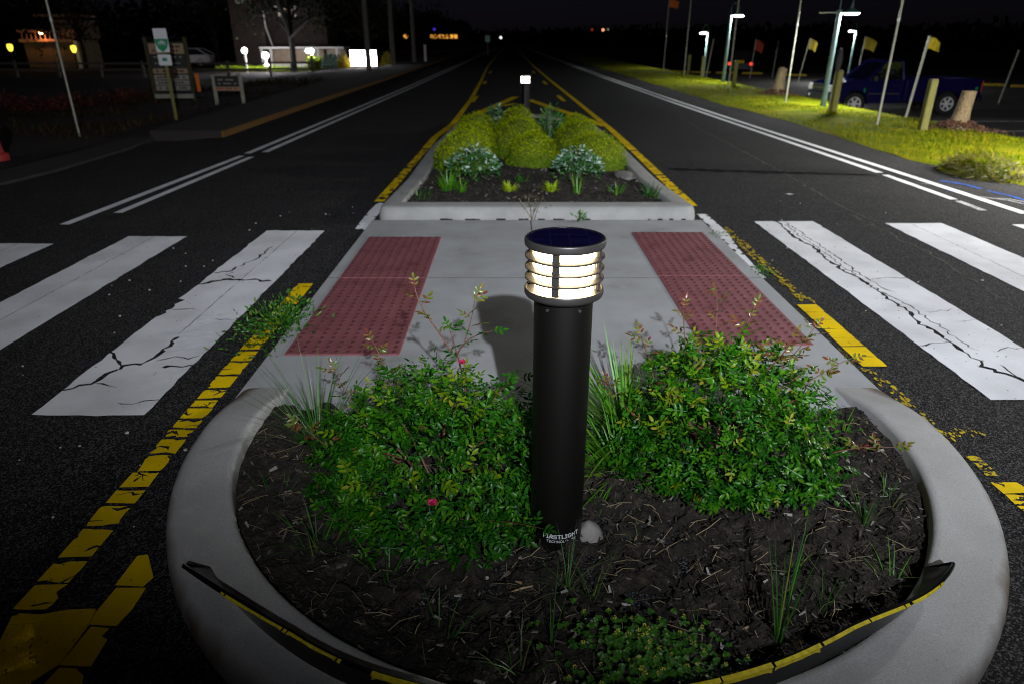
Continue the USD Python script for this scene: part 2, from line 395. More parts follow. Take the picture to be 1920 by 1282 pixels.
noisy('bronze_metal', [(.3, (.0030, .0025, .0020)), (.7, (.0038, .0031, .0025))], 300, 3, .5, .08, 700, .0005, spec=.3)
noisy('rim_metal', [(.3, (.024, .022, .021)), (.7, (.028, .026, .025))], 300, 3, .42, .05, 700, .0005)
glow('diffuser_glow', (1.0, .76, .42), 24.0)
glow('far_diffuser_glow', (1.0, .95, .85), 9.0)
# solar panel: blue cells under glass with thin pale grid
material('solar_cell', {
    'g': ('geometry', {}), 'bt': ('brick_texture', {'offset': 0.0, 'scale': 1.0, 'brick_width': .052, 'row_height': .0262, 'mortar_size': .0006, 'color1': (.0012, .0012, .011), 'color2': (.003, .0022, .018), 'mortar': (.008, .008, .018)}),
    'p': ('principled_bsdf', {'roughness': .12, 'specular_ior_level': .35, 'coat_weight': .3})},
    [('g.position', 'bt.vector'), ('bt.color', 'p.base_color')], surface='p.BSDF')
plain('black_frame', (.006, .006, .007), .3)
plain('screw_steel', (.3, .3, .3), .3, .9)
plain('white_print', (.62, .64, .68), .6)
plain('black_plastic', (.004, .004, .0045), .22, spec=.5)
noisy('yellow_tape', [(.3, (.30, .24, .006)), (.5, (.5, .4, .008)), (.7, (.62, .5, .012))], 60, 6, .6, .5, 260, .002)
noisy('galvanised', [(.3, (.3, .32, .31)), (.7, (.42, .44, .42))], 6, 4, .45, metallic=.3)
noisy('lamp_paint', [(.3, (.11, .18, .175)), (.7, (.16, .24, .23))], 6, 4, .4)
plain('lamp_shade_green', (.05, .10, .08), .4)
glow('lamp_lens', (.95, 1.0, .97), 1150.0)
glow('near_lamp_lens', (1.0, .98, .93), 4300.0)
leafy('flag_yellow', [(.0, (.26, .19, .006)), (1., (.26, .19, .006))], .8, .4)
leafy('flag_orange', [(.0, (.6, .13, .02)), (1., (.6, .13, .02))], .8, .4)
leafy('flag_red', [(.0, (.4, .04, .02)), (1., (.4, .04, .02))], .8, .4)
plain('flag_dark', (.02, .02, .025), .8)
noisy('stop_yellow', [(.3, (.5, .32, .02)), (.7, (.62, .44, .03))], 8, 5, .8)
noisy('stop_pale', [(.3, (.4, .25, .12)), (.7, (.55, .4, .25))], 8, 5, .8)
plain('truck_paint', (.006, .005, .075), .25, .25, coat=.8)
plain('truck_black', (.006, .006, .007), .5)
plain('tyre', (.012, .012, .013), .85)
plain('alloy', (.75, .75, .76), .4, .1)
plain('chrome', (.6, .6, .62), .15, .95)
plain('head_lens', (.6, .6, .62), .1, .3)
plain('tail_lens', (.6, .05, .01), .25)
glow('tail_glow', (1.0, .06, .02), 1.6)
plain('green_reflector', (.01, .3, .06), .2)
plain('orange_reflector', (.6, .2, .01), .25)
material('dark_glass', {'f': ('fresnel', {'IOR': 1.5}), 't': ('transparent_bsdf', {'color': (.55, .6, .58)}), 'g': ('glossy_bsdf', {'roughness': .02, 'color': (.9, .9, .9)}), 'm': ('mix_closure', {})},
         [('f.fac', 'm.fac'), ('t.BSDF', 'm.closure1'), ('g.BSDF', 'm.closure2')], surface='m.closure')
plain('sign_white', (.6, .6, .62), .5)
plain('sign_green', (.01, .22, .09), .45)
plain('sign_grey', (.30, .27, .23), .6)
plain('sign_tan', (.34, .22, .13), .6)
plain('sign_dark', (.025, .025, .025), .6)
plain('sign_red', (.3, .03, .03), .6)
plain('orange_plastic', (.7, .16, .01), .5)
plain('hydrant_red', (.26, .006, .005), .5)
noisy('shingle', [(.3, (.022, .013, .010)), (.7, (.04, .025, .02))], 3, 6, .9)
noisy('board_wall', [(.3, (.15, .10, .055)), (.7, (.24, .17, .10))], 6, 5, .85, stretch=(5, 5, .3))
plain('trim_white', (.7, .66, .6), .6)
noisy('render_wall', [(.3, (.42, .30, .20)), (.7, (.55, .42, .3))], 3, 5, .8)
plain('trim_tan', (.5, .27, .17), .7)
plain('roof_dark', (.03, .026, .026), .8)
plain('window_dark', (.02, .022, .024), .1)
plain('car_white', (.8, .76, .75), .3, coat=.5)
glow('globe_glow', (.93, .93, 1.0), 170.0)
glow('flood_glow', (.86, .88, 1.0), 300.0)
glow('sign_glow', (1.0, .98, .96), 16.0)
glow('amber_glow', (1.0, .42, .06), 1.1)
glow('lantern_glow', (1.0, .78, .06), 2.2)
glow('lantern_lamp', (1.0, .42, .14), 110.0)
glow('orange_glow', (1.0, .20, .04), 1.6)
glow('blue_glow', (.10, .04, 1.0), 1.4)
glow('white_far_glow', (.95, .97, 1.0), 1.5)
glow('window_glow', (1.0, .75, .5), .45)
glow('dim_window_glow', (.8, .8, .7), .03)
noisy('tar', [(.3, (.004, .004, .004)), (.7, (.008, .008, .008))], 9, 5, .95, .4, 120, .004, spec=.05)  # near-black for walkway joints and the pole shadow painted on the road
noisy('pale_tar', [(.3, (.04, .039, .038)), (.7, (.10, .098, .095))], 6, 5, .95, .3, 120, .003, spec=.05)
glow('lantern_far', (1.0, .4, .16), 1.6)
glow('white_dim', (.8, .85, .7), .25)
glow('red_dim', (.9, .1, .05), .25)
plain('sign_glimmer', (.45, .75, .55), .5)

# ================================================================== SETTING
def sstep(x):
    x = np.clip(x, 0, 1)
    return x * x * (3 - 2 * x)

def terrain_z(X, Y):
    """Level road bank; falls to the parking lot on the right and to the low lots on the left."""
    return -0.06 - 0.98 * sstep((X - 7.9) / 3.3) - 0.55 * sstep((-9.0 - X) / 7.0)

xs = np.unique(np.concatenate([np.linspace(-400, -30, 20), np.linspace(-30, -9, 15), np.linspace(-9, 12, 22), np.linspace(12, 60, 14), np.linspace(60, 400, 18)]))
ys = np.unique(np.concatenate([np.linspace(-30, 60, 60), np.linspace(60, 900, 40)]))
single('ground', grid(xs, ys, terrain_z), 'dark_ground', kind='structure', smooth=True)

road = thing('road', kind='structure')
R_EDGE = [(5.9, -12), (5.95, 4), (5.86, 7.9), (5.46, 9.6), (5.58, 13.8), (5.35, 19.5), (5.3, 30), (5.1, 45), (4.6, 150)]
part(road, 'asphalt', sheet(Polygon([(-8.8, -12)] + R_EDGE + [(-6.2, 150), (-5.33, 46), (-4.9, 12.0), (-6.1, 11.0), (-8.8, 8.0)]), 0.0), 'asphalt')

def jag(pts, w, r=rng, step=.035, amp=.010):
    """A ragged crack of varying width along a polyline."""
    ls = LineString(pts)
    n = max(3, int(ls.length / step))
    out = [np.array(ls.interpolate(i / n, normalized=True).coords[0]) for i in range(n + 1)]
    out = np.array(out) + r.normal(size=(n + 1, 2)) * amp
    ww = w * (.35 + 1.1 * r.random(n + 1)); ww[0] = ww[-1] = w * .15
    t = np.gradient(out, axis=0); t /= np.linalg.norm(t, axis=1, keepdims=True) + 1e-9
    nn = np.stack([t[:, 1], -t[:, 0]], 1)
    return Polygon(np.vstack([out + nn * ww[:, None] / 2, (out - nn * ww[:, None] / 2)[::-1]])).buffer(0)

def rough_rect(x0, x1, y0, y1, amp=.006, step=.07, r=rng):
    pts = []
    for (a, b) in (((x0, y0), (x1, y0)), ((x1, y0), (x1, y1)), ((x1, y1), (x0, y1)), ((x0, y1), (x0, y0))):
        n = max(2, int(math.hypot(b[0] - a[0], b[1] - a[1]) / step))
        for i in range(n):
            pts.append((a[0] + (b[0] - a[0]) * i / n + r.normal() * amp, a[1] + (b[1] - a[1]) * i / n + r.normal() * amp))
    return Polygon(pts).buffer(0)

def pits(poly, n, r=rng, s=(.003, .012)):
    x0, y0, x1, y1 = poly.bounds
    return [Point(r.uniform(x0, x1), r.uniform(y0, y1)).buffer(r.uniform(*s), 3) for _ in range(n)]

# zebra crossing: the crack lines follow the broken paint
L1 = rough_rect(-2.12, -1.62, 2.62, 5.79, .004)
cr = [([(-2.13, 4.37), (-1.94, 4.49), (-1.82, 4.47), (-1.64, 4.44)], .030), ([(-2.13, 4.61), (-2.03, 4.65), (-1.93, 4.94), (-1.91, 5.31)], .018), ([(-2.02, 4.65), (-1.97, 4.55), (-1.93, 4.49)], .02),
      ([(-2.14, 2.85), (-2.03, 2.9), (-2.01, 3.01), (-1.98, 3.09), (-1.93, 3.13), (-1.87, 3.13), (-1.86, 3.25), (-1.86, 3.5)], .022), ([(-2.15, 3.31), (-2.04, 3.2), (-1.97, 3.12)], .014),
      ([(-1.78, 3.1), (-1.7, 3.12), (-1.6, 3.12)], .026), ([(-1.85, 3.17), (-1.76, 3.2), (-1.64, 3.23)], .012), ([(-2.15, 3.74), (-2.1, 3.92), (-2.12, 4.10)], .045), ([(-2.1, 3.9), (-2.01, 3.9), (-1.92, 3.9)], .010),
      ([(-2.0, 2.93), (-1.94, 2.9), (-1.88, 2.89)], .010), ([(-1.8, 2.72), (-1.68, 2.74), (-1.6, 2.76)], .008), ([(-1.8, 3.75), (-1.6, 3.74)], .006)]
L1 = L1.difference(unary_union([jag(p, w) for p, w in cr] + pits(L1, 45, s=(.0015, .005))))
# faint seam of the two paint passes
L1 = L1.difference(jag([(-1.87, 3.5), (-1.865, 4.6), (-1.86, 5.8)], .004, amp=.002))
R1 = rough_rect(2.2, 2.74, 2.76, 6.12, .003)
long_ = [(2.41, 6.2), (2.37, 5.66), (2.39, 5.3), (2.38, 5.0), (2.37, 4.73), (2.4, 4.51), (2.41, 4.29), (2.4, 4.06), (2.41, 3.89), (2.38, 3.68), (2.4, 3.54), (2.4, 3.4), (2.4, 3.22), (2.4, 3.09), (2.45, 3.01), (2.52, 2.9)]
par = [(2.48, 6.11), (2.47, 5.7), (2.47, 5.33), (2.46, 4.92), (2.45, 4.61), (2.46, 4.37), (2.49, 4.2)]
crs = [jag(long_, .024), jag(par, .010), jag([(x - .045, y - .1) for x, y in par], .008), jag([(2.44, 4.2), (2.47, 3.86), (2.46, 3.62), (2.47, 3.3)], .008), jag([(2.45, 4.48), (2.58, 4.5), (2.76, 4.51)], .008),
       jag([(2.2, 3.37), (2.31, 3.4), (2.41, 3.41)], .010), jag([(2.47, 3.13), (2.48, 3.05), (2.48, 2.9)], .008), jag([(2.6, 3.7), (2.76, 3.72)], .006), jag([(2.5, 3.85), (2.7, 3.9)], .006), jag([(2.55, 3.3), (2.76, 3.34)], .006)]
R1 = R1.difference(unary_union(crs + pits(R1, 60, s=(.0015, .005))))
stripes = [L1, rough_rect(-3.22, -2.73, 2.6, 5.6, .003), rough_rect(-4.22, -3.71, 2.6, 5.38, .003), rough_rect(-5.3, -4.8, 2.6, 5.3, .003), R1, rough_rect(3.36, 3.87, 2.8, 6.05, .003), rough_rect(4.47, 4.98, 2.85, 6.0, .003)]
labs = ['white crosswalk stripe left of the median, split by jagged cracks', None, None, None, 'white crosswalk stripe right of the median with one long branching crack', None, None]
for i, s in enumerate(stripes):
    if i not in (0, 4):
        s = s.difference(unary_union(pits(s, 45, s=(.0015, .005)) + [jag([(s.bounds[0] + .2, s.bounds[1]), (s.bounds[0] + .23, s.bounds[3])], .004, amp=.003)]))
    part(road, 'crosswalk_stripe', sheet(s, .004), 'white_paint', label=labs[i])

def ribbon(pts, w):
    return LineString(pts).buffer(w / 2, cap_style='flat', join_style='mitre')

MARKED = [shapely.Polygon()]
def marking(name, poly, mat, label=None):
    poly = poly.difference(MARKED[0]).buffer(0)
    MARKED[0] = MARKED[0].union(poly.buffer(.004, 2))
    part(road, name, sheet(poly, .0042), mat, label=label)

# double white edge lines, both sides
marking('white_line', ribbon([(-4.0, 6.0), (-3.84, 9.95)], .09), 'white_paint')
marking('white_line', ribbon([(-3.76, 6.45), (-3.67, 9.85)], .085), 'white_paint')
marking('white_line', ribbon([(-3.84, 10.15), (-3.66, 25), (-3.55, 60), (-3.3, 140)], .10), 'white_paint')
marking('white_line', ribbon([(-3.63, 10.3), (-3.45, 25), (-3.3, 60), (-3.0, 140)], .10), 'white_paint')
marking('white_line', ribbon([(4.88, 6.42), (4.82, 8.4), (4.62, 13.5), (4.44, 19.5), (4.2, 32), (3.9, 57), (3.0, 140)], .10), 'white_paint')
marking('white_line', ribbon([(4.57, 7.05), (4.56, 8.45)], .085), 'white_paint')
marking('white_line', ribbon([(4.565, 8.6), (4.40, 13.5), (4.22, 19.5), (3.98, 32), (3.65, 57), (2.7, 140)], .10), 'white_paint')
marking('white_line', ribbon([(4.56, 6.55), (4.57, 6.98)], .07), 'worn_white_paint')
# yellow lines beside the median: near ones are broken into cracked blocks
def blocks(x0, x1, y0, y1, lens, gap, label, mat='yellow_paint', chip=2, amp=.005):
    y, out = y1, []
    while y > y0 + .02:
        l = min(rng.uniform(*lens), y - y0)
        sk = rng.uniform(-.012, .012)
        b = Polygon([(x0, y - l), (x1, y - l + sk), (x1 + rng.normal() * .003, y), (x0 + rng.normal() * .003, y + sk * .4)])
        b = b.intersection(rough_rect(x0, x1, y - l, y, amp * 1.6, .03).buffer(.003))
        for _ in range(rng.integers(0, chip + 1)):
            cx, cy = rng.uniform(x0, x1), rng.uniform(y - l, y)
            b = b.difference(jag([(cx - .03, cy), (cx, cy + rng.normal() * .02), (cx + .03, cy)], .012))
        out.append(b)
        y -= l + rng.uniform(*gap)
    marking('yellow_line', unary_union(out), mat, label)
blocks(-1.45, -1.345, 1.5, 3.75, (.06, .14), (.009, .022), 'yellow line left of the round bed, cracked into short blocks')
blocks(-1.45, -1.345, 3.8, 4.39, (.14, .3), (.008, .015), None)
blocks(1.775, 1.90, 3.11, 3.99, (.10, .15), (.003, .006), 'bright yellow line right of the median walkway, in jointed blocks', chip=0, amp=.002)
blocks(1.79, 1.90, 1.93, 2.12, (.03, .07), (.006, .014), 'yellow line right of the round bed, crazed and flaking', chip=3)
blocks(1.80, 1.85, 2.13, 2.30, (.03, .05), (.01, .02), None, 'worn_yellow_paint', 2)
blocks(1.80, 1.90, 1.42, 1.72, (.1, .16), (.015, .03), None, 'yellow_paint', 3)
def flecks(x0, x1, y0, y1, n, s):
    o = []
    for _ in range(n):
        p = Point(rng.uniform(x0, x1), rng.uniform(y0, y1)).buffer(rng.uniform(*s), 3)
        o.append(shapely.affinity.scale(p, rng.uniform(.5, 1), rng.uniform(1, 2.6)))
    return unary_union(o)
import shapely.affinity
marking('yellow_fleck', flecks(1.76, 1.83, 2.4, 3.08, 70, (.004, .014)), 'worn_yellow_paint')
marking('yellow_fleck', flecks(1.82, 1.90, 4.05, 5.9, 190, (.005, .018)), 'worn_yellow_paint')
marking('yellow_fleck', flecks(1.84, 1.98, 2.45, 2.5, 14, (.004, .010)), 'worn_yellow_paint')
marking('yellow_line', Polygon([(-1.197, 1.721), (-1.17, 1.726), (-1.105, 1.626), (-1.116, 1.592), (-1.2, 1.597)]).buffer(.003, 2), 'yellow_paint')
marking('yellow_line', Polygon([(-1.191, 1.581), (-1.106, 1.581), (-1.105, 1.499), (-1.117, 1.44), (-1.191, 1.444), (-1.198, 1.491)]).buffer(.003, 2), 'yellow_paint')
marking('yellow_line', Polygon([(-1.183, 1.432), (-1.133, 1.426), (-1.141, 1.4), (-1.117, 1.387), (-1.113, 1.303), (-1.193, 1.307)]).buffer(.003, 2), 'yellow_paint')
marking('yellow_line', Polygon([(-1.195, 1.262), (-1.189, 1.295), (-1.147, 1.292), (-1.114, 1.269), (-1.097, 1.221), (-1.202, 1.221)]).buffer(.003, 2), 'yellow_paint')
wedge = Polygon([(-1.348, 1.079), (-1.4, 1.253), (-1.401, 1.373), (-1.429, 1.467), (-1.42, 1.479), (-1.351, 1.475), (-1.279, 1.493), (-1.206, 1.497), (-1.197, 1.45), (-1.2, 1.312), (-1.239, 1.256), (-1.174, 1.079)])
wedge = wedge.difference(unary_union(pits(wedge, 60, s=(.002, .007)) + [jag([(-1.62, 1.41), (-1.5, 1.425), (-1.4, 1.44), (-1.28, 1.45)], .004, amp=.003)]))
part(road, 'yellow_patch', slab(wedge, -.002, .009), 'yellow_paint', label='thick yellow paint patch with pits, low left corner')
# kerb-side yellow along the far bed
def wl(pts, w0, lab=None, mat='yellow_paint', bites=14):
    p = ribbon(pts, w0)
    x0, y0, x1, y1 = p.bounds
    marking('yellow_line', p.difference(unary_union([Point(rng.uniform(x0, x1), y0 + (y1 - y0) * rng.random()).buffer(rng.uniform(.01, .035), 4) for _ in range(bites)])) if bites else p, mat, lab)
wl([(-1.355, 6.95), (-1.33, 8.9)], .105, 'yellow line along the left kerb of the far bed', bites=40)
wl([(-1.33, 8.98), (-1.31, 10.6)], .10, bites=26)
wl([(-1.31, 10.7), (-1.30, 12.0), (-1.16, 14.0), (-1.13, 20), (-1.25, 30), (-1.5, 45), (-1.7, 140)], .12, bites=0)
wl([(1.79, 6.75), (1.80, 8.4)], .11, 'yellow line along the right kerb of the far bed', bites=20)
wl([(1.80, 8.48), (1.815, 10.4)], .11, bites=12)
wl([(1.815, 10.5), (1.82, 13), (1.72, 20), (1.55, 30), (1.35, 46), (.9, 140)], .12, bites=0)
for a, b in (((-1.06, 19.1), (-1.03, 21.2)), ((1.40, 19.4), (1.36, 21.4)), ((-1.05, 27.2), (-1.05, 29)), ((1.28, 27), (1.24, 29)), ((-1.1, 36), (-1.1, 38.5)), ((1.1, 36), (1.08, 38.5))):
    marking('yellow_dash', ribbon([a, b], .12), 'yellow_paint')
for pts, w in (([(-.78, 15.9), (.12, 21.0)], .22), ([(.46, 19.9), (1.0, 17.3), (1.5, 15.2)], .22), ([(-.24, 17.9), (.09, 18.7)], .16), ([(.5, 15.7), (.78, 15.8)], .16), ([(-1.2, 12.75), (-1.0, 13.4)], .18), ([(1.55, 14.9), (1.78, 13.6)], .18)):
    marking('yellow_chevron', ribbon(pts, w), 'yellow_paint')
# white paint spilt along the walkway's road edges
def chewed(poly, n=20, s=(.008, .025)):
    b = poly.boundary
    return poly.difference(unary_union([b.interpolate(rng.random(), normalized=True).buffer(rng.uniform(*s), 4) for _ in range(n)]))
part(road, 'white_edge_paint', sheet(chewed(Polygon([(-1.37, 5.85), (-1.38, 6.46), (-1.36, 6.9), (-1.265, 6.85), (-1.265, 5.8)])), .0046), 'white_paint', label='pale paint over the kerb corner left of the walkway')
part(road, 'white_edge_paint', sheet(chewed(Polygon([(1.75, 6.4), (1.84, 6.4), (1.845, 5.76), (1.79, 5.2), (1.76, 4.5), (1.73, 4.5), (1.735, 5.5)]), 34), .0046), 'white_paint', label='pale paint along the walkway edge right')
for pts, w in (([(5.02, 8.08), (5.16, 7.86), (5.2, 7.6)], .05), ([(5.2, 7.5), (5.28, 7.2), (5.26, 6.7)], .04), ([(4.75, 7.45), (4.8, 7.5)], .03)):
    marking('blue_mark', chewed(ribbon(pts, w), 12, (.004, .012)), 'blue_paint')
for pts, w in (([(4.85, 7.13), (4.98, 7.1), (5.14, 7.08), (5.3, 6.8)], .022), ([(4.93, 7.2), (5.1, 7.0), (5.22, 6.6)], .02), ([(2.94, 7.3), (3.0, 7.33)], .06), ([(4.7, 7.9), (4.86, 7.88)], .02)):
    marking('white_scribble', ribbon(pts, w), 'worn_white_paint')
part(road, 'seam', sheet(jag([(3.55, 15.5), (3.46, 12), (3.38, 8.8), (3.26, 6.46), (3.33, 6.1)], .026, step=.08, amp=.012), .0022), 'pale_tar')
part(road, 'seam', sheet(jag([(3.2, 6.4), (3.24, 5.2), (3.1, 4.0), (3.0, 2.8), (2.95, 1.6)], .022, step=.08, amp=.02), .002), 'pale_tar')
single('pebble', join([(lambda s: (s.vertices * rng.uniform(.003, .009) * [1, 1, .7] + [rng.uniform(-3.2, 3.6), rng.uniform(1.2, 7), .003], s.faces))(trimesh.creation.icosphere(0)) for _ in range(160)]), 'pale_wood',
       'tiny pale grit scattered over the road beside the median', 'grit', kind='stuff')

part(road, 'tar_strip', sheet(jag([(2.0, 8.87), (2.7, 8.74), (3.5, 8.60), (4.44, 8.42)], .16, step=.1, amp=.01), .0028), 'tar')  # flag pole shadow laid on the road as a dark strip
# median walkway: four cast slabs with open joints
walk = thing('median_walkway', kind='structure')
for x0, x1 in ((-1.268, .165), (.173, 1.722)):
    for y0, y1 in ((2.63, 4.468), (4.476, 6.115)):
        part(walk, 'slab', bx((x0 + x1) / 2, (y0 + y1) / 2, -.044, x1 - x0, y1 - y0, .12, bevel=.001), 'concrete')
part(walk, 'joint', bx(.227, 4.472, -.02, 2.98, .0075, .0714), 'tar')
part(walk, 'joint', bx(.169, 3.55, -.02, .0075, 1.83, .0708), 'tar')
part(walk, 'joint', bx(.169, 5.3, -.02, .0075, 1.62, .0708), 'tar')
single('joint_moss', join([bx(x, 6.128 + rng.normal() * .004, .018, rng.uniform(.02, .09), .012, rng.uniform(.008, .02)) for x in np.concatenate([rng.uniform(-.65, -.3, 8), rng.uniform(-.2, .8, 12), rng.uniform(.9, 1.6, 5)])]), 'soil',
       'dark dirt and moss along the joint at the foot of the far kerb', 'moss', kind='stuff')

def tactile(x0, x1, y0, y1, seam, label):
    t = thing('tactile_paving', label, 'tactile paving', ((x0 + x1) / 2, (y0 + y1) / 2, .016), group='red tactile pavings')
    for a, b in ((y0, seam - .003), (seam + .003, y1)):
        cy, ly = (a + b) / 2 - (y0 + y1) / 2, b - a
        p = part(t, 'tactile_panel', bx(0, cy, 0, x1 - x0, ly, .014, bevel=.004), 'tactile_red')
        nx, ny = 10, int(round(ly / .06))
        gx, gy = np.meshgrid((np.arange(nx) + .5) / nx * (x1 - x0) - (x1 - x0) / 2, (np.arange(ny) + .5) / ny * ly - ly / 2 + cy)
        v, f = lathe([(.0125, .006), (.0120, .0095), (.008, .0128), (.0001, .0132)], 8)
        o = np.stack([gx.ravel(), gy.ravel(), np.zeros(gx.size)], 1)
        vv = (v[None] + o[:, None]).reshape(-1, 3)
        ff = (f[None] + (np.arange(len(o)) * len(v))[:, None, None]).reshape(-1, 3)
        part(p, 'domes', (vv, ff), 'shaded_dome', 40, kind='stuff')
tactile(-1.185, -.585, 3.215, 5.52, 4.45, 'dark red studded tactile paving on the left half of the walkway')
tactile(1.012, 1.618, 3.34, 5.67, 4.50, 'dark red studded tactile paving on the right half of the walkway')

# kerbs
KC, KR = (.235, 2.4), 1.5
arc = [(KC[0] - KR, 2.86, .17), (KC[0] - KR, 2.76, .36), (KC[0] - KR, 2.66, .62), (KC[0] - KR, 2.56, .85), (KC[0] - KR, 2.46, 1)]
arc += [(KC[0] + KR * math.cos(a), KC[1] + KR * math.sin(a), 1) for a in np.linspace(PI, 2 * PI, 64)]
arc += [(KC[0] + KR, 2.46, 1), (KC[0] + KR, 2.56, .85), (KC[0] + KR, 2.66, .62), (KC[0] + KR, 2.76, .36), (KC[0] + KR, 2.86, .17)]
kprof = [(0, -.06), (0, .02), (-.005, .05), (-.012, .068), (-.024, .081), (-.040, .087), (-.062, .090), (-.190, .099), (-.204, .098), (-.213, .092), (-.218, .080), (-.224, -.06)]
single('kerb', sweep(arc, kprof), 'near_kerb_concrete', kind='structure', smooth=32)
def rounded(pts, rad, n=6):
    out = []
    for i, p in enumerate(pts):
        p = np.array(p, float); a = np.array(pts[i - 1], float); b = np.array(pts[(i + 1) % len(pts)], float)
        u = (a - p) / np.linalg.norm(a - p); v = (b - p) / np.linalg.norm(b - p)
        for t in np.linspace(0, 1, n):
            q0, q2 = p + u * rad, p + v * rad
            out.append((1 - t) ** 2 * q0 + 2 * t * (1 - t) * p + t * t * q2)
    return out
fk = [(1.60, 7.6), (1.70, 6.125), (-1.235, 6.125), (-1.17, 7.6)]
fp = rounded(fk + [(-1.18, 10.0), (-1.02, 13.4), (.0, 14.6), (.5, 14.6), (1.48, 13.4), (1.60, 10.0)], .16)
# walked so that the outside lies to the right of the path
fpath = [(x, y, 1) for x, y in fp][::-1]
fpath = sum([[fpath[i]] + [tuple(np.array(fpath[i]) + (np.array(fpath[(i + 1) % len(fpath)]) - np.array(fpath[i])) * k / 5) for k in range(1, 5)] if np.linalg.norm(np.array(fpath[i]) - np.array(fpath[(i + 1) % len(fpath)])) > 1 else [fpath[i]] for i in range(len(fpath))], [])
single('kerb', sweep(fpath, [(0, -.06), (0, .03), (-.01, .08), (-.025, .115), (-.05, .130), (-.19, .136), (-.205, .128), (-.212, .10), (-.214, -.06)], True), 'kerb_concrete', kind='structure', smooth=50)

# planting beds
def near_soil(X, Y):
    p = np.stack([X * 6, Y * 6, X * 0], -1)
    e = np.hypot(X - KC[0], np.minimum(Y - KC[1], 0))
    k = 1 - .75 * sstep((e - 1.10) / .17)
    return (.012 + k * (.06 * (meshkit.fbm(p, 4, 3) - .5) + .045 * (meshkit.noise(p * 4, 5) - .5) + .03 * (meshkit.noise(p * 9, 6) - .5)) + .02 * np.exp(-((X - .75) ** 2 + (Y - 2.2) ** 2) / .15)
            + .02 * np.exp(-((X + .28) ** 2 + (Y - 2.1) ** 2) / .15) + .028 * sstep((1.5 - Y) / .3) + .030 * sstep((e - .95) / .3))
def in_near(x, y, m=0.0):
    r = KR - .222 - m
    return (y < 2.62 - m) & ((y > KC[1]) & (abs(x - KC[0]) < r) | ((x - KC[0]) ** 2 + (y - KC[1]) ** 2 < r * r))
def disc_grid(zf, n_r=46, n_a=150):
    r = KR - .216
    out = [Point(*KC).buffer(r, 64).union(sbox(KC[0] - r, KC[1], KC[0] + r, 2.632)).intersection(sbox(-5, 0, 5, 2.632))]
    xs = np.linspace(KC[0] - r, KC[0] + r, 150); ys = np.linspace(KC[1] - r, 2.634, 150)
    X, Y = np.meshgrid(xs, ys)
    d = np.sqrt((X - KC[0]) ** 2 + np.minimum(Y - KC[1], 0) ** 2)
    s = np.where(d > r, r / d, 1)
    X2 = KC[0] + (X - KC[0]) * s; Y2 = np.where(Y < KC[1], KC[1] + (Y - KC[1]) * s, Y)
    v = np.stack([X2, Y2, zf(X2, Y2)], -1).reshape(-1, 3)
    i, j = np.meshgrid(np.arange(149), np.arange(149)); a = (j * 150 + i).ravel()
    v, f = tri(v, np.stack([a, a + 1, a + 151, a + 150], -1))
    ar = np.linalg.norm(np.cross(v[f[:, 1]] - v[f[:, 0]], v[f[:, 2]] - v[f[:, 0]]), axis=1)
    return v, f[ar > 1e-9]
single('bed_soil', disc_grid(near_soil), 'soil', kind='structure', smooth=True)
def far_soil(X, Y):
    p = np.stack([X * 5, Y * 5, X * 0], -1)
    return .085 + .05 * (meshkit.fbm(p, 4, 8) - .5) + .02 * (meshkit.noise(p * 5, 5) - .5)
fpoly = Polygon([(x, y) for x, y in fp]).buffer(-.19)
fx = grid(np.linspace(-1.1, 1.58, 70), np.linspace(6.3, 14.75, 150), far_soil)
v_, f_ = fx
c_ = v_[f_].mean(1)
keep = shapely.contains_xy(fpoly.buffer(.02), c_[:, 0], c_[:, 1])
u_, inv_ = np.unique(f_[keep], return_inverse=True)
single('bed_soil', (v_[u_], inv_.reshape(-1, 3)), 'soil', kind='structure', smooth=True)

# mulch litter
def litter(n, pick, zf, size, r, thin=.25):
    x, y = [], []
    while len(x) < n:
        a, b = pick(r)
        x.append(a); y.append(b)
    x, y = np.array(x), np.array(y)
    z = zf(x, y)
    L = r.uniform(*size, n) * r.uniform(.4, 1, n)
    d = np.stack([np.cos(q := r.uniform(0, 2 * PI, n)), np.sin(q), r.normal(0, .4, n)], 1)
    nr = np.stack([r.normal(0, .35, n), r.normal(0, .35, n), np.ones(n)], 1)
    return np.stack([x, y, z + .009], 1), d, nr, L
def pick_near(r):
    while True:
        a, b = r.uniform(-1.05, 1.52), r.uniform(1.12, 2.6)
        if in_near(a, b, .01): return a, b
def shards(b, d, n, L, W):
    """Flat thick splinters: flattened boxes."""
    v0, f0 = trimesh.creation.box([1, 1, 1]).vertices, trimesh.creation.box([1, 1, 1]).faces
    v0 = np.array(v0); v0[v0[:, 0] > 0, 1] *= .55
    d = d / np.linalg.norm(d, axis=1, keepdims=True)
    s = np.cross(n, d); s /= np.linalg.norm(s, axis=1, keepdims=True)
    nn = np.cross(d, s)
    v = b[:, None] + d[:, None] * (v0[None, :, :1] * L[:, None, None]) + s[:, None] * (v0[None, :, 1:2] * W[:, None, None]) + nn[:, None] * (v0[None, :, 2:] * (W[:, None, None] * .35))
    return v.reshape(-1, 3), (np.arange(len(b))[:, None, None] * 8 + np.array(f0)[None]).reshape(-1, 3)
r_ = np.random.default_rng(5)
b, d, n, L = litter(9500, pick_near, near_soil, (.007, .036), r_)
single('mulch', shards(b, d, n, L, L * r_.uniform(.15, .45, len(L))), 'chip', 'dark bark mulch covering the round bed around the lamp bollard', 'mulch', kind='stuff')
b, d, n, L = litter(800, pick_near, near_soil, (.03, .12), r_)
d[:, 2] = r_.normal(0, .12, len(d))
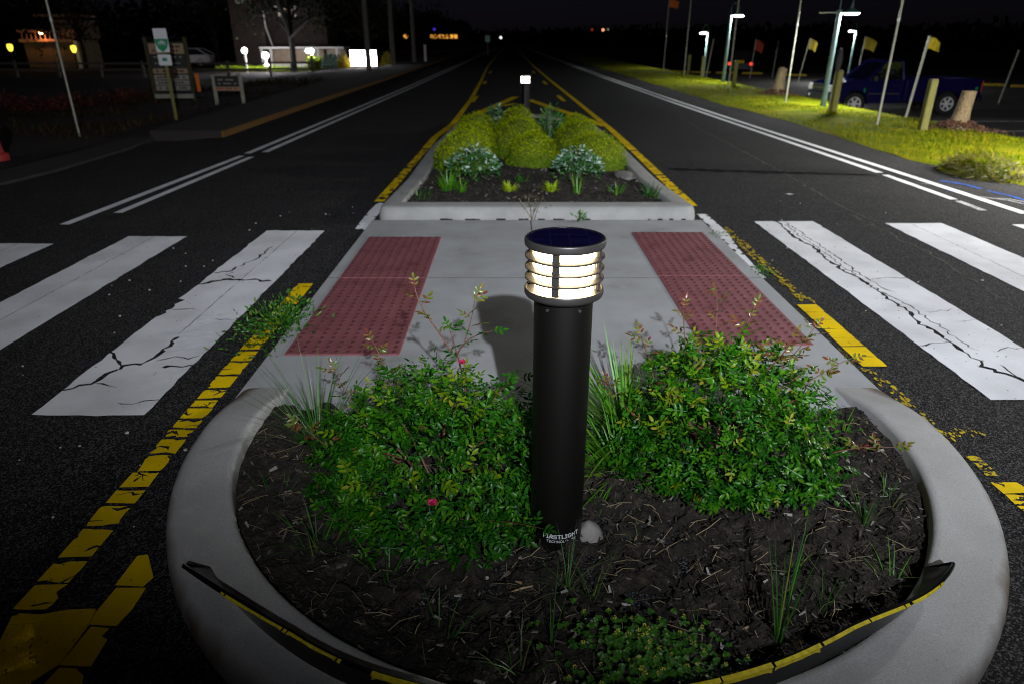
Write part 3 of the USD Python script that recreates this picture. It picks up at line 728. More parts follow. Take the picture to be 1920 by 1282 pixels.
st = [tube([p, p + q * l * .5 + [0, 0, .008 * r_.random()], p + q * l + r_.normal(size=3) * l * .12], .0011, 3, False) for p, q, l in zip(b + [0, 0, .006], d / np.linalg.norm(d, axis=1, keepdims=True), L)]
single('straw', join(st), 'straw', 'thin dry straw strewn over the soil of the round bed', 'straw', kind='stuff')
def pick_far(r):
    while True:
        a, b = r.uniform(-1.05, 1.55), r.uniform(6.3, 9.5)
        if fpoly.contains(Point(a, b)): return a, b
b, d, n, L = litter(3200, pick_far, far_soil, (.02, .06), r_)
single('mulch', shards(b, d, n, L, L * r_.uniform(.2, .5, len(L))), 'chip', 'brown bark mulch on the front of the far bed below the clipped hedges', 'mulch', kind='stuff')
b, d, n, L = litter(900, lambda r: (r.uniform(-1.45, 1.95), r.uniform(.95, 2.9)), lambda x, y: x * 0, (.002, .006), r_)

# left pavement with its yellow kerb, and verge sheets
pav = thing('pavement', kind='structure')
lk = [(-4.88, 12.0), (-5.0, 18), (-5.15, 30), (-5.33, 46), (-6.2, 150)]
ys_ = np.concatenate([np.arange(12, 40, 1.75), [46, 80, 150]])
kx = lambda y: np.interp(y, [p[1] for p in lk], [p[0] for p in lk])
wd = lambda y: np.interp(y, [12, 20, 41, 150], [1.25, 1.6, 2.3, 2.5])
for y0, y1 in zip(ys_[:-1], ys_[1:]):
    y1 -= .012
    pl = Polygon([(kx(y0) - .05, y0), (kx(y1) - .05, y1), (kx(y1) - wd(y1), y1), (kx(y0) - wd(y0), y0)])
    part(pav, 'slab', slab(pl, -.1, .105), 'path_concrete')
part(pav, 'yellow_kerb', slab(Polygon([(kx(y), y) for y in (12, 18, 30, 46, 150)] + [(kx(y) - .045, y) for y in (150, 46, 30, 18, 12)]), -.1, .098), 'kerb_yellow', label='yellow painted kerb edge of the left pavement')
part(pav, 'side_path', slab(Polygon([(-6.0, 11.8), (-5.75, 10.6), (-5.7, 8.6), (-5.95, 6.5), (-6.6, 6.5), (-6.35, 8.6), (-6.3, 10.8), (-6.35, 11.8)]), -.05, .03), 'path_concrete')

def verge_z(X, Y):
    p = np.stack([X * .9, Y * .9, X * 0], -1)
    return terrain_z(X, Y) + .06 + .04 * meshkit.noise(p, 2) + .03 * sstep((X - 5.6) / 1.0)
def r_edge(y):
    return np.interp(y, [p[1] for p in R_EDGE], [p[0] for p in R_EDGE])
vy = np.linspace(4, 70, 130)
uu = np.linspace(0, 1, 30)
X = r_edge(vy)[:, None] + (11.2 - r_edge(vy)[:, None]) * uu[None] - .02
X[:, 0] += .12 * (meshkit.noise(np.stack([vy * 1.7, vy * 0, vy * 0], -1), 4) - .5)
Y = np.repeat(vy[:, None], 30, 1)
Z = verge_z(X, Y); Z[:, 0] = .004
i, j = np.meshgrid(np.arange(29), np.arange(len(vy) - 1)); a = (j * 30 + i).ravel()
single('grass_verge', tri(np.stack([X, Y, Z], -1).reshape(-1, 3), np.stack([a, a + 1, a + 31, a + 30], -1)), 'verge_soil', kind='structure', smooth=True)
lot = thing('parking_lot', kind='structure')
part(lot, 'asphalt', sheet(Polygon([(11.0, 6), (60, 6), (60, 44), (34, 56), (12.0, 66), (11.0, 40)]), -1.0), 'lot_asphalt')
for y in (13.2, 15.9, 18.6, 21.3, 24.0, 29.5):
    part(lot, 'bay_line', slab(sbox(13, y - .05, 18.2, y + .05), -1.003, -.996), 'worn_white_paint')
part(lot, 'bay_line', slab(sbox(20, 20.2, 32, 20.32), -1.003, -.996), 'worn_white_paint')
# mown grass on the verge
def tufts(n, xf, yf, zf, H, W, r, lean=.5):
    x, y = xf(n), yf(n)
    z = zf(x, y)
    az = r.uniform(0, 2 * PI, n); h = r.uniform(*H, n)
    b0 = np.stack([x, y, z - .01], 1)
    sd = np.stack([np.cos(az), np.sin(az), np.zeros(n)], 1) * (r.uniform(.6, 1.2, n) * W)[:, None]
    tip = b0 + np.stack([r.normal(0, lean, n) * h, r.normal(0, lean, n) * h, h], 1)
    v = np.stack([b0 - sd, b0 + sd, tip], 1).reshape(-1, 3)
    return v, np.arange(3 * n).reshape(-1, 3)
rg = np.random.default_rng(21)
n = 60000
yv = 5.5 + 34 * rg.random(n) ** 1.7
xv = r_edge(yv) + .04 + (9.4 - r_edge(yv)) * rg.random(n) ** .9
den = meshkit.fbm(np.stack([xv * 1.1, yv * .6, xv * 0], -1), 3, 9)
k_ = rg.random(n) < np.clip((den - .3) * 4, .06, 1)
xv, yv = xv[k_], yv[k_]
single('grass', tufts(len(xv), lambda n: xv, lambda n: yv, verge_z, (.02, .075), .009, rg), 'verge_blade', 'short yellow-green mown grass on the verge right of the road', 'grass', kind='stuff')

# ================================================================== BOLLARD LAMPS
def text_on_cylinder(txt, h, R, z, bold=False):
    m = meshkit.text_mesh(txt, h, .0008, bold)
    m = m.subdivide_to_size(h * .6)
    v = np.array(m.vertices)
    v[:, 0] -= (v[:, 0].min() + v[:, 0].max()) / 2
    a = v[:, 0] / R - PI / 2 + .16
    return np.stack([(R + v[:, 2]) * np.cos(a), (R + v[:, 2]) * np.sin(a), z + v[:, 1]], 1), np.array(m.faces)

def bollard(loc, label, near):
    t = thing('lamp_bollard', label, 'bollard', loc)
    n = 64 if near else 32
    R = .084
    part(t, 'post', lathe([(.0001, -.1), (R, -.1), (R, .852), (R - .004, .856)], n), 'bronze_metal', 40)
    # lower flange: collar, rounded lip, dished top
    part(t, 'base_ring', lathe([(R - .01, .846), (R + .002, .846), (.100, .853), (.109, .859), (.1115, .865), (.1115, .876), (.1095, .880), (.1065, .8795), (.104, .876), (.08, .876)], n), 'rim_metal', 40)
    for z in (.909, .939, .970):
        part(t, 'louvre_ring', lathe([(.101, z - .002), (.108, z - .0032), (.1105, z - .001), (.1105, z + .0018), (.108, z + .003), (.090, z + .0045), (.0895, z + .002), (.101, z - .002)], n), 'rim_metal', 40)
    part(t, 'diffuser', lathe([(.0835, .878), (.0835, 1.0)], n), 'diffuser_glow' if near else 'far_diffuser_glow', True)
    for a in (-108.0, -18.0, 72.0, 162.0):
        c, s = math.cos(math.radians(a)), math.sin(math.radians(a))
        v, f = bx(0, 0, 0, .013, .020, .124, bevel=.003)
        v = v + [.0955, 0, .940]
        part(t, 'strut', (v @ np.array([[c, s, 0], [-s, c, 0], [0, 0, 1]]), f), 'rim_metal')
    cap = part(t, 'cap', lathe([(.082, .998), (.106, .998), (.1105, 1.001), (.1120, 1.006), (.1120, 1.017), (.1105, 1.0205), (.108, 1.0215), (.1065, 1.0195), (.0001, 1.0195)], n), 'rim_metal', 40)
    part(cap, 'gasket', lathe([(.1064, 1.0198), (.1064, 1.0212), (.1005, 1.0212), (.1005, 1.0200)], n), 'black_frame')
    part(cap, 'solar_panel', lathe([(.1008, 1.0202), (.0001, 1.0205)], n), 'solar_cell')
    if near:
        for a in (-125, -62, 60, 130):
            c, s = math.cos(math.radians(a)), math.sin(math.radians(a))
            part(t, 'screw', tube([(c * (R - .002), s * (R - .002), .832), (c * (R + .003), s * (R + .003), .832)], .0042, 10), 'screw_steel')
        part(t, 'maker_mark', join([text_on_cylinder('FIRSTLIGHT', .0150, R + .0004, .060, True), text_on_cylinder('TECHNOLOGIES', .0092, R + .0004, .044)]), 'white_print', label='small white lettering FIRSTLIGHT TECHNOLOGIES near the foot of the post')
        v = trimesh.creation.icosphere(3, 1.0)
        p = np.array(v.vertices)
        p *= (1 + .25 * (meshkit.fbm(p * 2.2, 3, 4)[:, None] - .5))
        part(t, 'footing', (p * [.052, .050, .066] + [.108, -.004, -.008], np.array(v.faces)), 'old_concrete', 40, label='lump of concrete footing showing beside the post')
    return t
BX, BY = .146, 1.8215
bollard((BX, BY, 0.0), 'round bronze bollard lamp with solar cap and glowing louvred head in the near bed', True)
bollard((.26, 14.15, -.13), 'far bollard lamp with white glowing head behind the clipped hedges', False)

# ================================================================== GARDEN EDGING
ep = np.array([(-.885, 1.56), (-.76, 1.43), (-.59, 1.29), (-.36, 1.16), (-.07, 1.085), (.10, 1.075), (.26, 1.085), (.47, 1.125), (.67, 1.19), (.92, 1.315), (1.06, 1.40), (1.15, 1.485), (1.205, 1.56)])
from scipy.interpolate import CubicSpline
sk = np.concatenate([[0], np.cumsum(np.linalg.norm(np.diff(ep, axis=0), axis=1))])
cs = CubicSpline(sk, ep)
S = sk[-1]
def edging_frame(s):
    p = cs(s); t = cs(s, 1); t = t / np.linalg.norm(t, axis=-1, keepdims=True)
    return p, np.stack([t[..., 1], -t[..., 0]], -1)            # outward (towards the viewer)
ss = np.linspace(0, S, 110)
P_, N_ = edging_frame(ss)
OUT = lambda s: .004 * np.sin(PI * np.clip(s / S, 0, 1)) ** .6
P_ = P_ + N_ * OUT(ss)[:, None]
end = np.clip(np.minimum(ss, S - ss) / .46, 0, 1)
lean = np.radians(-6 + 62 * (1 - end) ** 1.3)                   # the free ends fall outwards and flare
hgt = .060 + .016 * (1 - end) ** 2
zb = (.0975) + .004 * meshkit.noise(np.stack([ss * 5, ss * 0, ss * 0], -1), 2) + .006 * (1 - end)
cross = []
for w_, th in ((0, .0), (0, .0035), (.5, .0035), (.92, .004), (1.0, .008), (1.06, .006), (1.08, 0), (1.06, -.006), (1.0, -.007), (.92, -.002), (.5, 0)):
    o = np.sin(lean) * hgt * w_ + np.cos(lean) * th
    z = np.cos(lean) * hgt * w_ - np.sin(lean) * th
    cross.append(np.concatenate([P_ + N_ * o[:, None], (zb + z)[:, None]], 1))
cross = np.stack(cross, 1)
k = cross.shape[1]
q = [(i * k + j, i * k + (j + 1) % k, (i + 1) * k + (j + 1) % k, (i + 1) * k + j) for i in range(len(ss) - 1) for j in range(k)]
v, f = tri(cross.reshape(-1, 3), q)
f = np.vstack([f, [(0, j, j + 1) for j in range(1, k - 1)], [((len(ss) - 1) * k, (len(ss) - 1) * k + j + 1, (len(ss) - 1) * k + j) for j in range(1, k - 1)]])
ed = thing('garden_edging', 'black plastic edging strip topped with torn yellow tape on the near round kerb', 'edging strip')
part(ed, 'strip', (v, f), 'black_plastic', 50)
def tape(s0, s1, lo, hi, tear):
    n = max(6, int((s1 - s0) / .012))
    s = np.linspace(s0, s1, n)
    p, nn = edging_frame(s)
    p = p + nn * OUT(s)[:, None]
    e = np.clip(np.minimum(s, S - s) / .46, 0, 1)
    ln = np.radians(-6 + 62 * (1 - e) ** 1.3); h = .060 + .016 * (1 - e) ** 2
    z0 = (.0975) + .004 * meshkit.noise(np.stack([s * 5, s * 0, s * 0], -1), 2) + .006 * (1 - e)
    low = lo + tear * (meshkit.fbm(np.stack([s * 30, s * 0, s * 0], -1), 3, 6) - .5)
    low[[0, -1]] += .1 * rng.random(2) - .12
    rows = []
    for a in (0, .25, .5, .75, 1):
        w_ = low + (hi - low) * a
        th = .0048 + .0055 * np.exp(-((w_ - 1.02) / .07) ** 2) * (w_ < 1.1) + (.001)
        th = np.where(w_ > 1.085, .004, th)
        top = np.minimum(w_, 1.09)
        o = np.sin(ln) * h * top + np.cos(ln) * (th - (w_ - top) * .08)
        z = np.cos(ln) * h * top - np.sin(ln) * th + .0012
        rows.append(np.concatenate([p + nn * o[:, None], (z0 + z)[:, None]], 1))
    v = np.stack(rows, 1)
    q = [(i * 5 + j, i * 5 + j + 1, (i + 1) * 5 + j + 1, (i + 1) * 5 + j) for i in range(n - 1) for j in range(4)]
    part(ed, 'yellow_tape', tri(v.reshape(-1, 3), q), 'yellow_tape', 60)
for s0, s1, lo, hi, tr in ((.19, .205, .9, 1.1, .1), (.21, .42, 1.045, 1.1, .05), (.425, .435, .88, 1.1, .1), (.44, .60, 1.05, 1.1, .04), (.605, .615, .9, 1.1, .1), (.70, .90, .86, 1.14, .1), (.905, 1.03, .88, 1.14, .1), (1.035, 1.25, .9, 1.12, .08),
                           (1.255, 1.52, .84, 1.14, .08), (1.525, 1.66, .78, 1.16, .10), (1.668, 1.81, .80, 1.12, .12), (1.818, 1.98, .98, 1.1, .06), (1.985, 2.10, 1.03, 1.1, .05), (2.105, 2.12, .88, 1.1, .1), (2.13, 2.25, 1.045, 1.1, .04), (2.255, 2.27, .92, 1.1, .1)):
    if s1 < S - .02:
        tape(s0, s1, lo, hi, tr)

# ================================================================== ROSE BUSHES
CAM = np.array([0, 0, 1.513])
def compound_leaf(p, d, nrm, L, r, pairs=2, lw=.52):
    """A rose leaf: a rachis with a terminal leaflet and opposite pairs."""
    d = d / np.linalg.norm(d); s = np.cross(nrm, d); s /= np.linalg.norm(s) + 1e-9; nn = np.cross(d, s)
    bs, ds, ns, ls = [], [], [], []
    for q in range(pairs):
        a = .28 + .36 * q
        for sg in (-1, 1):
            bs.append(p + d * L * a); ds.append(d * .45 + s * sg * .85 + nn * r.normal(0, .12)); ns.append(nn + r.normal(0, .2, 3)); ls.append(L * r.uniform(.42, .54))
    bs.append(p + d * L * .82); ds.append(d + nn * r.normal(0, .1)); ns.append(nn + r.normal(0, .15, 3)); ls.append(L * r.uniform(.5, .62))
    ls = np.array(ls)
    v, f = leaf_fan(bs, ds, ns, ls, ls * lw, .35, .12)
    a = [p - s * .0012, p + s * .0012] + [p + d * L * t + s * w_ * .0009 for t in (.28, .64, .9) for w_ in (-1, 1)]
    return join([(v, f), tri(np.array(a), [(0, 1, 3, 2), (2, 3, 5, 4), (4, 5, 7, 6)])])

def shoot(base, pts, rad, young, r, leafL=.045, every=.03, start=.35):
    """A cane with leaves along it; returns (stem mesh, leaf meshes)."""
    pts = np.asarray(pts, float)
    t = np.concatenate([[0], np.cumsum(np.linalg.norm(np.diff(pts, axis=0), axis=1))])
    c = CubicSpline(t, pts) if len(pts) > 2 else None
    s = np.linspace(0, t[-1], 14)
    P = c(s) if c is not None else np.stack([np.interp(s, t, pts[:, k]) for k in range(3)], 1)
    stem = tube(P, np.linspace(rad, rad * .45, len(P)), 5)
    lv = []
    u = start * t[-1]; k = 0
    while u < t[-1]:
        p = np.array([np.interp(u, s, P[:, k_]) for k_ in range(3)])
        a = k * 2.4 + r.uniform(-.4, .4)
        d = np.array([math.cos(a), math.sin(a), .45])
        lv.append(compound_leaf(p, d, np.array([0, 0, 1.0]) + r.normal(0, .3, 3), leafL * r.uniform(.7, 1.1), r))
        u += every; k += 1
    lv.append(compound_leaf(P[-1], P[-1] - P[-2] + r.normal(0, .002, 3), np.array([.2, -.5, .6]), leafL * .8, r))
    return stem, lv

def rose_bush(loc, rad, seed, label, n, tops, blooms):
    r = np.random.default_rng(seed)
    t = thing('rose_bush', label, 'rose bush', loc)
    rad = np.array(rad)
    # canes from the crown
    for k in range(9):
        a = k * 2 * PI / 9 + r.uniform(-.3, .3); e = r.uniform(.45, .8)
        tip = np.array([math.cos(a) * rad[0] * .72, math.sin(a) * rad[1] * .72, rad[2] * e])
        part(t, 'stem', tube([(math.cos(a) * .03, math.sin(a) * .03, 0), tip * [.5, .5, .62], tip], [.006, .0045, .002], 5), 'rose_stem', True)
    ms = []
    while len(ms) < n:
        u = unit(1, r)[0]
        if u[2] < -.25: continue
        u[2] = abs(u[2]) if u[2] > -.12 else u[2] * .35
        lump = .72 + .58 * (meshkit.fbm((u * 2.6 + seed)[None], 3, seed)[0])
        sh_ = r.random() ** .38
        p = u * rad * lump * (.42 + .58 * sh_) * r.uniform(.94, 1.05)
        p[2] = max(p[2], .015) + .01
        wp = p + np.array(loc)
        if wp[1] > 2.60 and wp[2] < .12 or np.hypot(wp[0] - BX, wp[1] - BY) < .10: continue
        out = u / rad; out /= np.linalg.norm(out)
        d = out * .55 + r.normal(0, .6, 3) + [0, 0, -.12]
        nr = out * .7 + np.array([0, 0, .75]) + r.normal(0, .35, 3)
        L = r.uniform(.027, .057)
        q = r.random() + .45 * (p[2] / rad[2] - .45) + .25 * (sh_ - .75) + .6 * (meshkit.noise((p * 9)[None], seed)[0] - .5) - (.20 if seed == 4 else .10)  # left bush toned darker in leaf colour to paint its weaker light
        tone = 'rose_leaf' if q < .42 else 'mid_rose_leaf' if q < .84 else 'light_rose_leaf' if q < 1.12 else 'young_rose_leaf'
        ms.append((compound_leaf(p, d, nr, L, r, pairs=2 if r.random() < .8 else 1), np.linalg.norm(wp - CAM) + .5 * (1 - sh_) + (.4 if np.dot(out, CAM - wp) < 0 else 0), tone))
    ms.sort(key=lambda m: m[1])
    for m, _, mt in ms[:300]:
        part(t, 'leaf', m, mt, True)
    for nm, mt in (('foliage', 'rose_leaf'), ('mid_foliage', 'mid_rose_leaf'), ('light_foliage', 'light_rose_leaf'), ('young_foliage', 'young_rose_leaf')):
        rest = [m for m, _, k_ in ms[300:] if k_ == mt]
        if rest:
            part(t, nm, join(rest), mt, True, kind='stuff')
    for pts, rd, young, every in tops:
        s_, lv = shoot(None, pts, rd, young, r, .055 if young < 2 else .07, every)
        st = part(t, 'shoot', s_, 'rose_stem', True)
        part(st, 'shoot_leaves', join(lv), 'young_rose_leaf' if young else 'rose_leaf', True, kind='stuff')
    for p, s in blooms:
        c = []
        for ring, (nn, rr, el) in enumerate(((5, 1.0, .35), (4, .7, .8), (3, .4, 1.2))):
            for k in range(nn):
                a = k * 2 * PI / nn + ring * .5
                dd = np.array([[math.cos(a) * math.cos(el), math.sin(a) * math.cos(el), math.sin(el)]])
                c.append(leaf_fan(np.array([p]), dd, np.array([[0, 0, 1.0]]) - dd * .6, s * (1.1 - .2 * ring), s * 1.3, -.5, -.3))
        part(t, 'bloom', join(c), 'rose_petal', True)
    return t
rose_bush((-.27, 2.06, .03), (.43, .40, .43), 4, 'glossy green rose bush left of the lamp bollard with one tall leggy shoot', 2500,
          [([(.10, .16, .30), (.07, .17, .46), (.05, .17, .54)], .004, 0, .05), ([(.05, .17, .46), (-.01, .18, .56), (-.06, .19, .655), (-.07, .20, .69)], .0035, 1, .035), ([(.07, .17, .44), (.12, .14, .52), (.20, .12, .56)], .003, 0, .045),
           ([(.10, .16, .50), (.13, .18, .60), (.14, .18, .66)], .0022, 1, .03), ([(-.16, .1, .34), (-.19, .12, .45), (-.22, .14, .51)], .0025, 1, .025), ([(-.30, .1, .28), (-.36, .12, .40)], .0022, 1, .022), ([(.2, .05, .32), (.26, .04, .40), (.30, .02, .43)], .0022, 0, .022), ([(-.36, -.02, .16), (-.47, 0, .26)], .002, 1, .02), ([(.1, -.25, .05), (.29, -.36, .12), (.36, -.42, .15)], .002, 0, .06)],
          [((.03, -.37, .20), .019), ((.10, .05, .47), .016)])
rose_bush((.79, 2.24, .05), (.40, .38, .45), 7, 'dense rounded rose bush right of the lamp bollard with reddish new shoots on top', 2700,
          [([(-.10, .18, .32), (-.12, .2, .42), (-.13, .21, .52)], .003, 1, .028), ([(.0, .2, .38), (.005, .22, .47), (.0, .24, .56)], .003, 1, .03), ([(.06, .12, .40), (.09, .12, .50), (.11, .13, .55)], .0028, 1, .022), ([(.22, .1, .3), (.30, .1, .42), (.33, .1, .48)], .003, 1, .022), ([(.3, .05, .26), (.42, .06, .35), (.47, .06, .38)], .0025, 1, .022), ([(-.24, .1, .26), (-.28, .12, .38), (-.30, .13, .44)], .0024, 1, .025), ([(.12, -.02, .36), (.16, -.06, .45), (.18, -.08, .52)], .0035, 1, .02), ([(.36, -.15, .1), (.48, -.2, .16), (.54, -.22, .17)], .0025, 1, .025), ([(-.12, -.32, .08), (-.18, -.42, .10)], .0022, 0, .02), ([(-.34, .05, .16), (-.42, .07, .27)], .0022, 1, .022)],
          [((-.13, -.1, .36), .007), ((.1, .05, .40), .007)])

# ================================================================== GRASSES AND WEEDS
def plant(name, loc, label, cat, group, specs, extra=()):
    """specs: (part name, mesh, material)"""
    t = thing(name, label, cat, loc, group=group)
    for nme, m, mt in specs:
        part(t, nme, m, mt, True, kind='stuff')
    return t
def g(seed): return np.random.default_rng(seed)
def tuft(loc, n, L, spread, W, label, mat='blade', droop=.6, lean=(0, 0), rad=.02, name='grass_tuft', cat='grass tuft', group=None, seed=0, dry=0):
    r = g(seed + int(abs(loc[0] * 1000)) + int(loc[1] * 777))
    z = float(near_soil(np.array(loc[0]), np.array(loc[1]))) if len(loc) < 3 else loc[2]
    sp = [('blades', blades((0, 0, -.01), n, L, spread, W, droop, r, 1.0, lean, 5, rad), mat)]
    if dry:
        sp.append(('dry_blades', blades((0, 0, -.01), dry, L, spread * 1.3, W, droop * 1.6, r, .7, lean, 5, rad), 'dry_blade'))
    return plant(name, (loc[0], loc[1], z), label, cat, group, sp)
tuft((-.78, 2.36), 110, (.2, .50), .75, .005, 'tall thin grass tuft at the left back corner of the round bed', droop=.8, rad=.06, dry=6)
tuft((.47, 2.42), 170, (.22, .50), 1.05, .013, 'broad-bladed bright grass clump between the bollard and the right rose bush', 'bright_blade', .75, (-.25, .05), .06, dry=6)
tuft((.41, 2.20), 100, (.18, .40), 1.3, .010, 'spreading grass with long leaning blades right beside the bollard', 'bright_blade', .7, (-.35, -.1), .06)
tuft((.70, 1.325), 13, (.22, .42), .22, .006, 'upright onion grass with a pale stem at the right front of the bed', droop=.15, rad=.008, name='onion_grass', cat='onion grass')
tuft((.50, 1.38), 6, (.12, .25), .3, .004, 'slim onion grass just behind the yellow-flowered clover', droop=.3, rad=.008, name='onion_grass', cat='onion grass')
tuft((.885, 1.47), 7, (.08, .17), .35, .005, 'short onion grass beside the pale kerb patch at right', droop=.4, rad=.01, name='onion_grass', cat='onion grass')
tuft((.165, 1.56), 9, (.12, .24), .5, .0035, 'wiry grass sprouting in front of the bollard lettering', droop=1.2, rad=.015, dry=3)
tuft((.235, 1.53), 7, (.10, .22), .5, .0035, 'curled wiry grass right of the lettering on the bollard foot', droop=1.4, rad=.012, dry=2)
tuft((.105, 1.335), 4, (.16, .3), .15, .004, 'single upright grass stems at the front centre of the bed', droop=.2, rad=.006)
tuft((-.38, 1.62), 20, (.08, .2), 1.2, .006, 'low sprawling grass in front of the left rose bush', droop=.6, rad=.05)
tuft((-.62, 1.72), 22, (.08, .2), 1.2, .005, 'loose dark grass on the left side of the round bed', droop=.7, rad=.06)
tuft((-.83, 2.02), 26, (.05, .14), 1.1, .0035, 'fine short grass against the inner left kerb', droop=.6, rad=.07)
tuft((-.20, 1.36), 9, (.07, .17), 1.2, .0045, 'sparse grass near the front left of the bed', droop=.6, rad=.06)
tuft((.02, 1.22), 9, (.08, .16), 1.2, .004, 'thin grass beside the yellow tape at the bottom of the bed', droop=.9, rad=.05, dry=3)
tuft((1.20, 1.88), 12, (.08, .24), .4, .005, 'tall narrow grass near the right kerb below the rose bush', droop=.35, rad=.012)
tuft((1.33, 1.98), 16, (.05, .14), .9, .004, 'short grass against the inner right kerb', droop=.5, rad=.05)
tuft((1.13, 1.58), 10, (.06, .16), .9, .0045, 'yellow-green grass where the edging meets the right kerb', 'bright_blade', .5, rad=.04)
tuft((1.39, 2.47), 16, (.05, .13), .9, .006, 'small broad-leaved weed at the right back corner of the round bed', 'bright_blade', .4, rad=.02, name='weed', cat='weed')
tuft((1.20, 2.56), 14, (.03, .07), 1.0, .004, 'tiny grass along the edge of the walkway right of the rose bush', rad=.1)
tuft((.30, 1.98), 12, (.03, .09), 1.0, .006, 'small leafy weed on bare soil right of the bollard', 'bright_blade', .3, rad=.04, name='weed', cat='weed')
tuft((.42, 1.78), 9, (.03, .09), .9, .004, 'little grass sprig in the middle of the bare soil', rad=.02)
tuft((.88, 1.68), 8, (.03, .09), .9, .005, 'little grass sprig under the front of the right rose bush', 'bright_blade', rad=.03)
tuft((-.02, 1.80), 8, (.06, .2), .9, .004, 'thin grass between the left rose bush and the post foot', rad=.03)
tuft((-.02, 2.45), 20, (.06, .22), .7, .006, 'dark grass behind the bollard at the walkway edge', droop=.5, rad=.08)
# bushy weed growing out of the road joint at the left
r = g(77)
def weedy(n, rad, h, L, r, W=.4):
    p = np.stack([r.normal(0, rad[0] / 2, n), r.normal(0, rad[1] / 2, n), np.abs(r.normal(0, h / 2, n)) + .005], 1)
    d = p * [1, 1, .8] / np.linalg.norm(p, axis=1, keepdims=True) + r.normal(0, .5, (n, 3)) + [0, 0, .5]
    l = r.uniform(L * .6, L * 1.2, n)
    return leaf_fan(p, d, unit(n, r) + [0, 0, .8], l, l * W)
plant('weed', (-1.345, 3.62, 0), 'bushy green weed growing over the yellow line at the left road joint', 'weed', None, [('foliage', weedy(900, (.16, .34), .10, .03, r), 'blade'), ('young_foliage', weedy(300, (.18, .36), .11, .028, r), 'bright_blade')])
plant('weed', (1.79, 4.62, 0), 'low green moss weed in the joint right of the walkway', 'weed', None, [('foliage', weedy(160, (.08, .16), .03, .02, r), 'blade')])
plant('weed', (1.735, 5.62, .0), 'tiny weed in the road joint beside the right tactile paving corner', 'weed', None, [('foliage', weedy(60, (.08, .1), .03, .02, r), 'blade')])
plant('weed', (.62, 6.10, .01), 'small green sprig at the foot of the far kerb right of centre', 'weed', None, [('foliage', weedy(40, (.05, .03), .06, .04, r), 'blade')])
t = thing('weed', 'dry straw-coloured weed standing in the kerb joint at centre', 'weed', (.18, 6.10, .01))
for k in range(5):
    a = r.uniform(-.12, .12)
    part(t, 'stem', tube([(r.normal() * .01, 0, 0), (a * .5, .02, .11), (a, .05, r.uniform(.18, .27))], [.004, .003, .0015], 5), 'straw')
part(t, 'foliage', leaf_fan(np.stack([r.normal(0, .05, 50), r.uniform(0, .06, 50), r.uniform(.08, .26, 50)], 1), unit(50, r), unit(50, r), .03, .010), 'dry_blade', kind='stuff')
# clover
r = g(31)
nC = 420
cx = np.concatenate([r.normal(.34, .105, nC)]); cy = r.normal(1.255, .075, nC)
ok = in_near(cx, cy, .02); cx, cy = cx[ok], cy[ok]
cz = near_soil(cx, cy) + r.uniform(.012, .05, len(cx))
bs, ds, ns = [], [], []
for x, y, z in zip(cx, cy, cz):
    a0 = r.uniform(0, 2 * PI)
    for k in range(3):
        a = a0 + k * 2 * PI / 3
        bs.append((x, y, z)); ds.append((math.cos(a), math.sin(a), .15 + r.normal() * .15)); ns.append((r.normal() * .25, r.normal() * .25 - .2, 1))
o = np.array([.34, 1.25, 0.0])
t = thing('clover', 'low clover mat dotted with small yellow flowers at the front of the bed', 'clover', o)
part(t, 'leaves', leaf_fan(np.array(bs) - o, np.array(ds), np.array(ns), .0115, .0135, .2), 'clover_leaf', True, kind='stuff')
part(t, 'stems', join([tube([(x - .34 + r.normal() * .01, y - 1.25 + r.normal() * .01, float(near_soil(np.array(x), np.array(y)))), (x - .34, y - 1.25, z)], .0007, 3, False) for x, y, z in zip(cx, cy, cz)]), 'green_stem', kind='stuff')
fl = r.choice(len(cx), 75, replace=False)
for i in fl:
    n_ = 14
    p = np.array([cx[i], cy[i], cz[i] + r.uniform(.004, .016)]) - o
    u = unit(n_, r)
    part(t, 'flower', leaf_fan(p + u * .002, u, unit(n_, r), .0042, .004), 'clover_flower', True)

# loose litter that can be picked out: pale wood chips
r = g(90)
chips = [(.41, 1.80, .020), (.17, 2.13, .02), (.28, 1.71, .016), (.60, 1.63, .022), (.02, 1.58, .018), (-.01, 1.47, .02), (.22, 1.41, .03), (.33, 1.50, .022), (.45, 1.43, .016), (-.08, 1.19, .024), (.10, 1.185, .018), (.56, 1.34, .03), (.63, 1.37, .02), (-.16, 1.55, .02), (.52, 1.55, .014), (.29, 1.56, .02), (.37, 1.32, .03), (.75, 1.56, .016), (1.0, 1.72, .014), (.98, 2.02, .016)]
for i, (x, y, s) in enumerate(chips):
    z = float(near_soil(np.array(x), np.array(y))) + .008
    a = r.uniform(0, PI)
    m = shards(np.array([[0, 0, 0.0]]), np.array([[math.cos(a), math.sin(a), r.normal() * .15]]), np.array([[r.normal() * .2, r.normal() * .2, 1]]), np.array([s * 1.2]), np.array([s * .42]))
    p = thing('wood_chip', 'pale weathered wood chip lying on the dark soil of the round bed', 'wood chip', (x, y, z), group='pale wood chips on the soil of the round bed')
    part(p, 'chip', m, 'pale_wood' if i % 4 else 'tan_wood')
p = thing('wood_chip', 'orange-tan wood chip lying by the foot of the upright onion grass', 'wood chip', (.755, 1.325, float(near_soil(np.array(.755), np.array(1.325))) + .010))
part(p, 'chip', shards(np.array([[0, 0, 0.0]]), np.array([[1, .2, .1]]), np.array([[.1, -.2, 1]]), np.array([.032]), np.array([.02])), 'tan_wood')
p = thing('stick', 'tan split stick lying in front of the bollard foot', 'stick', (.03, 1.55, float(near_soil(np.array(.03), np.array(1.55))) + .01))
part(p, 'stick', tube([(-.03, -.008, 0), (0, 0, .004), (.032, .012, .002)], [.002, .0045, .002], 5), 'tan_wood')

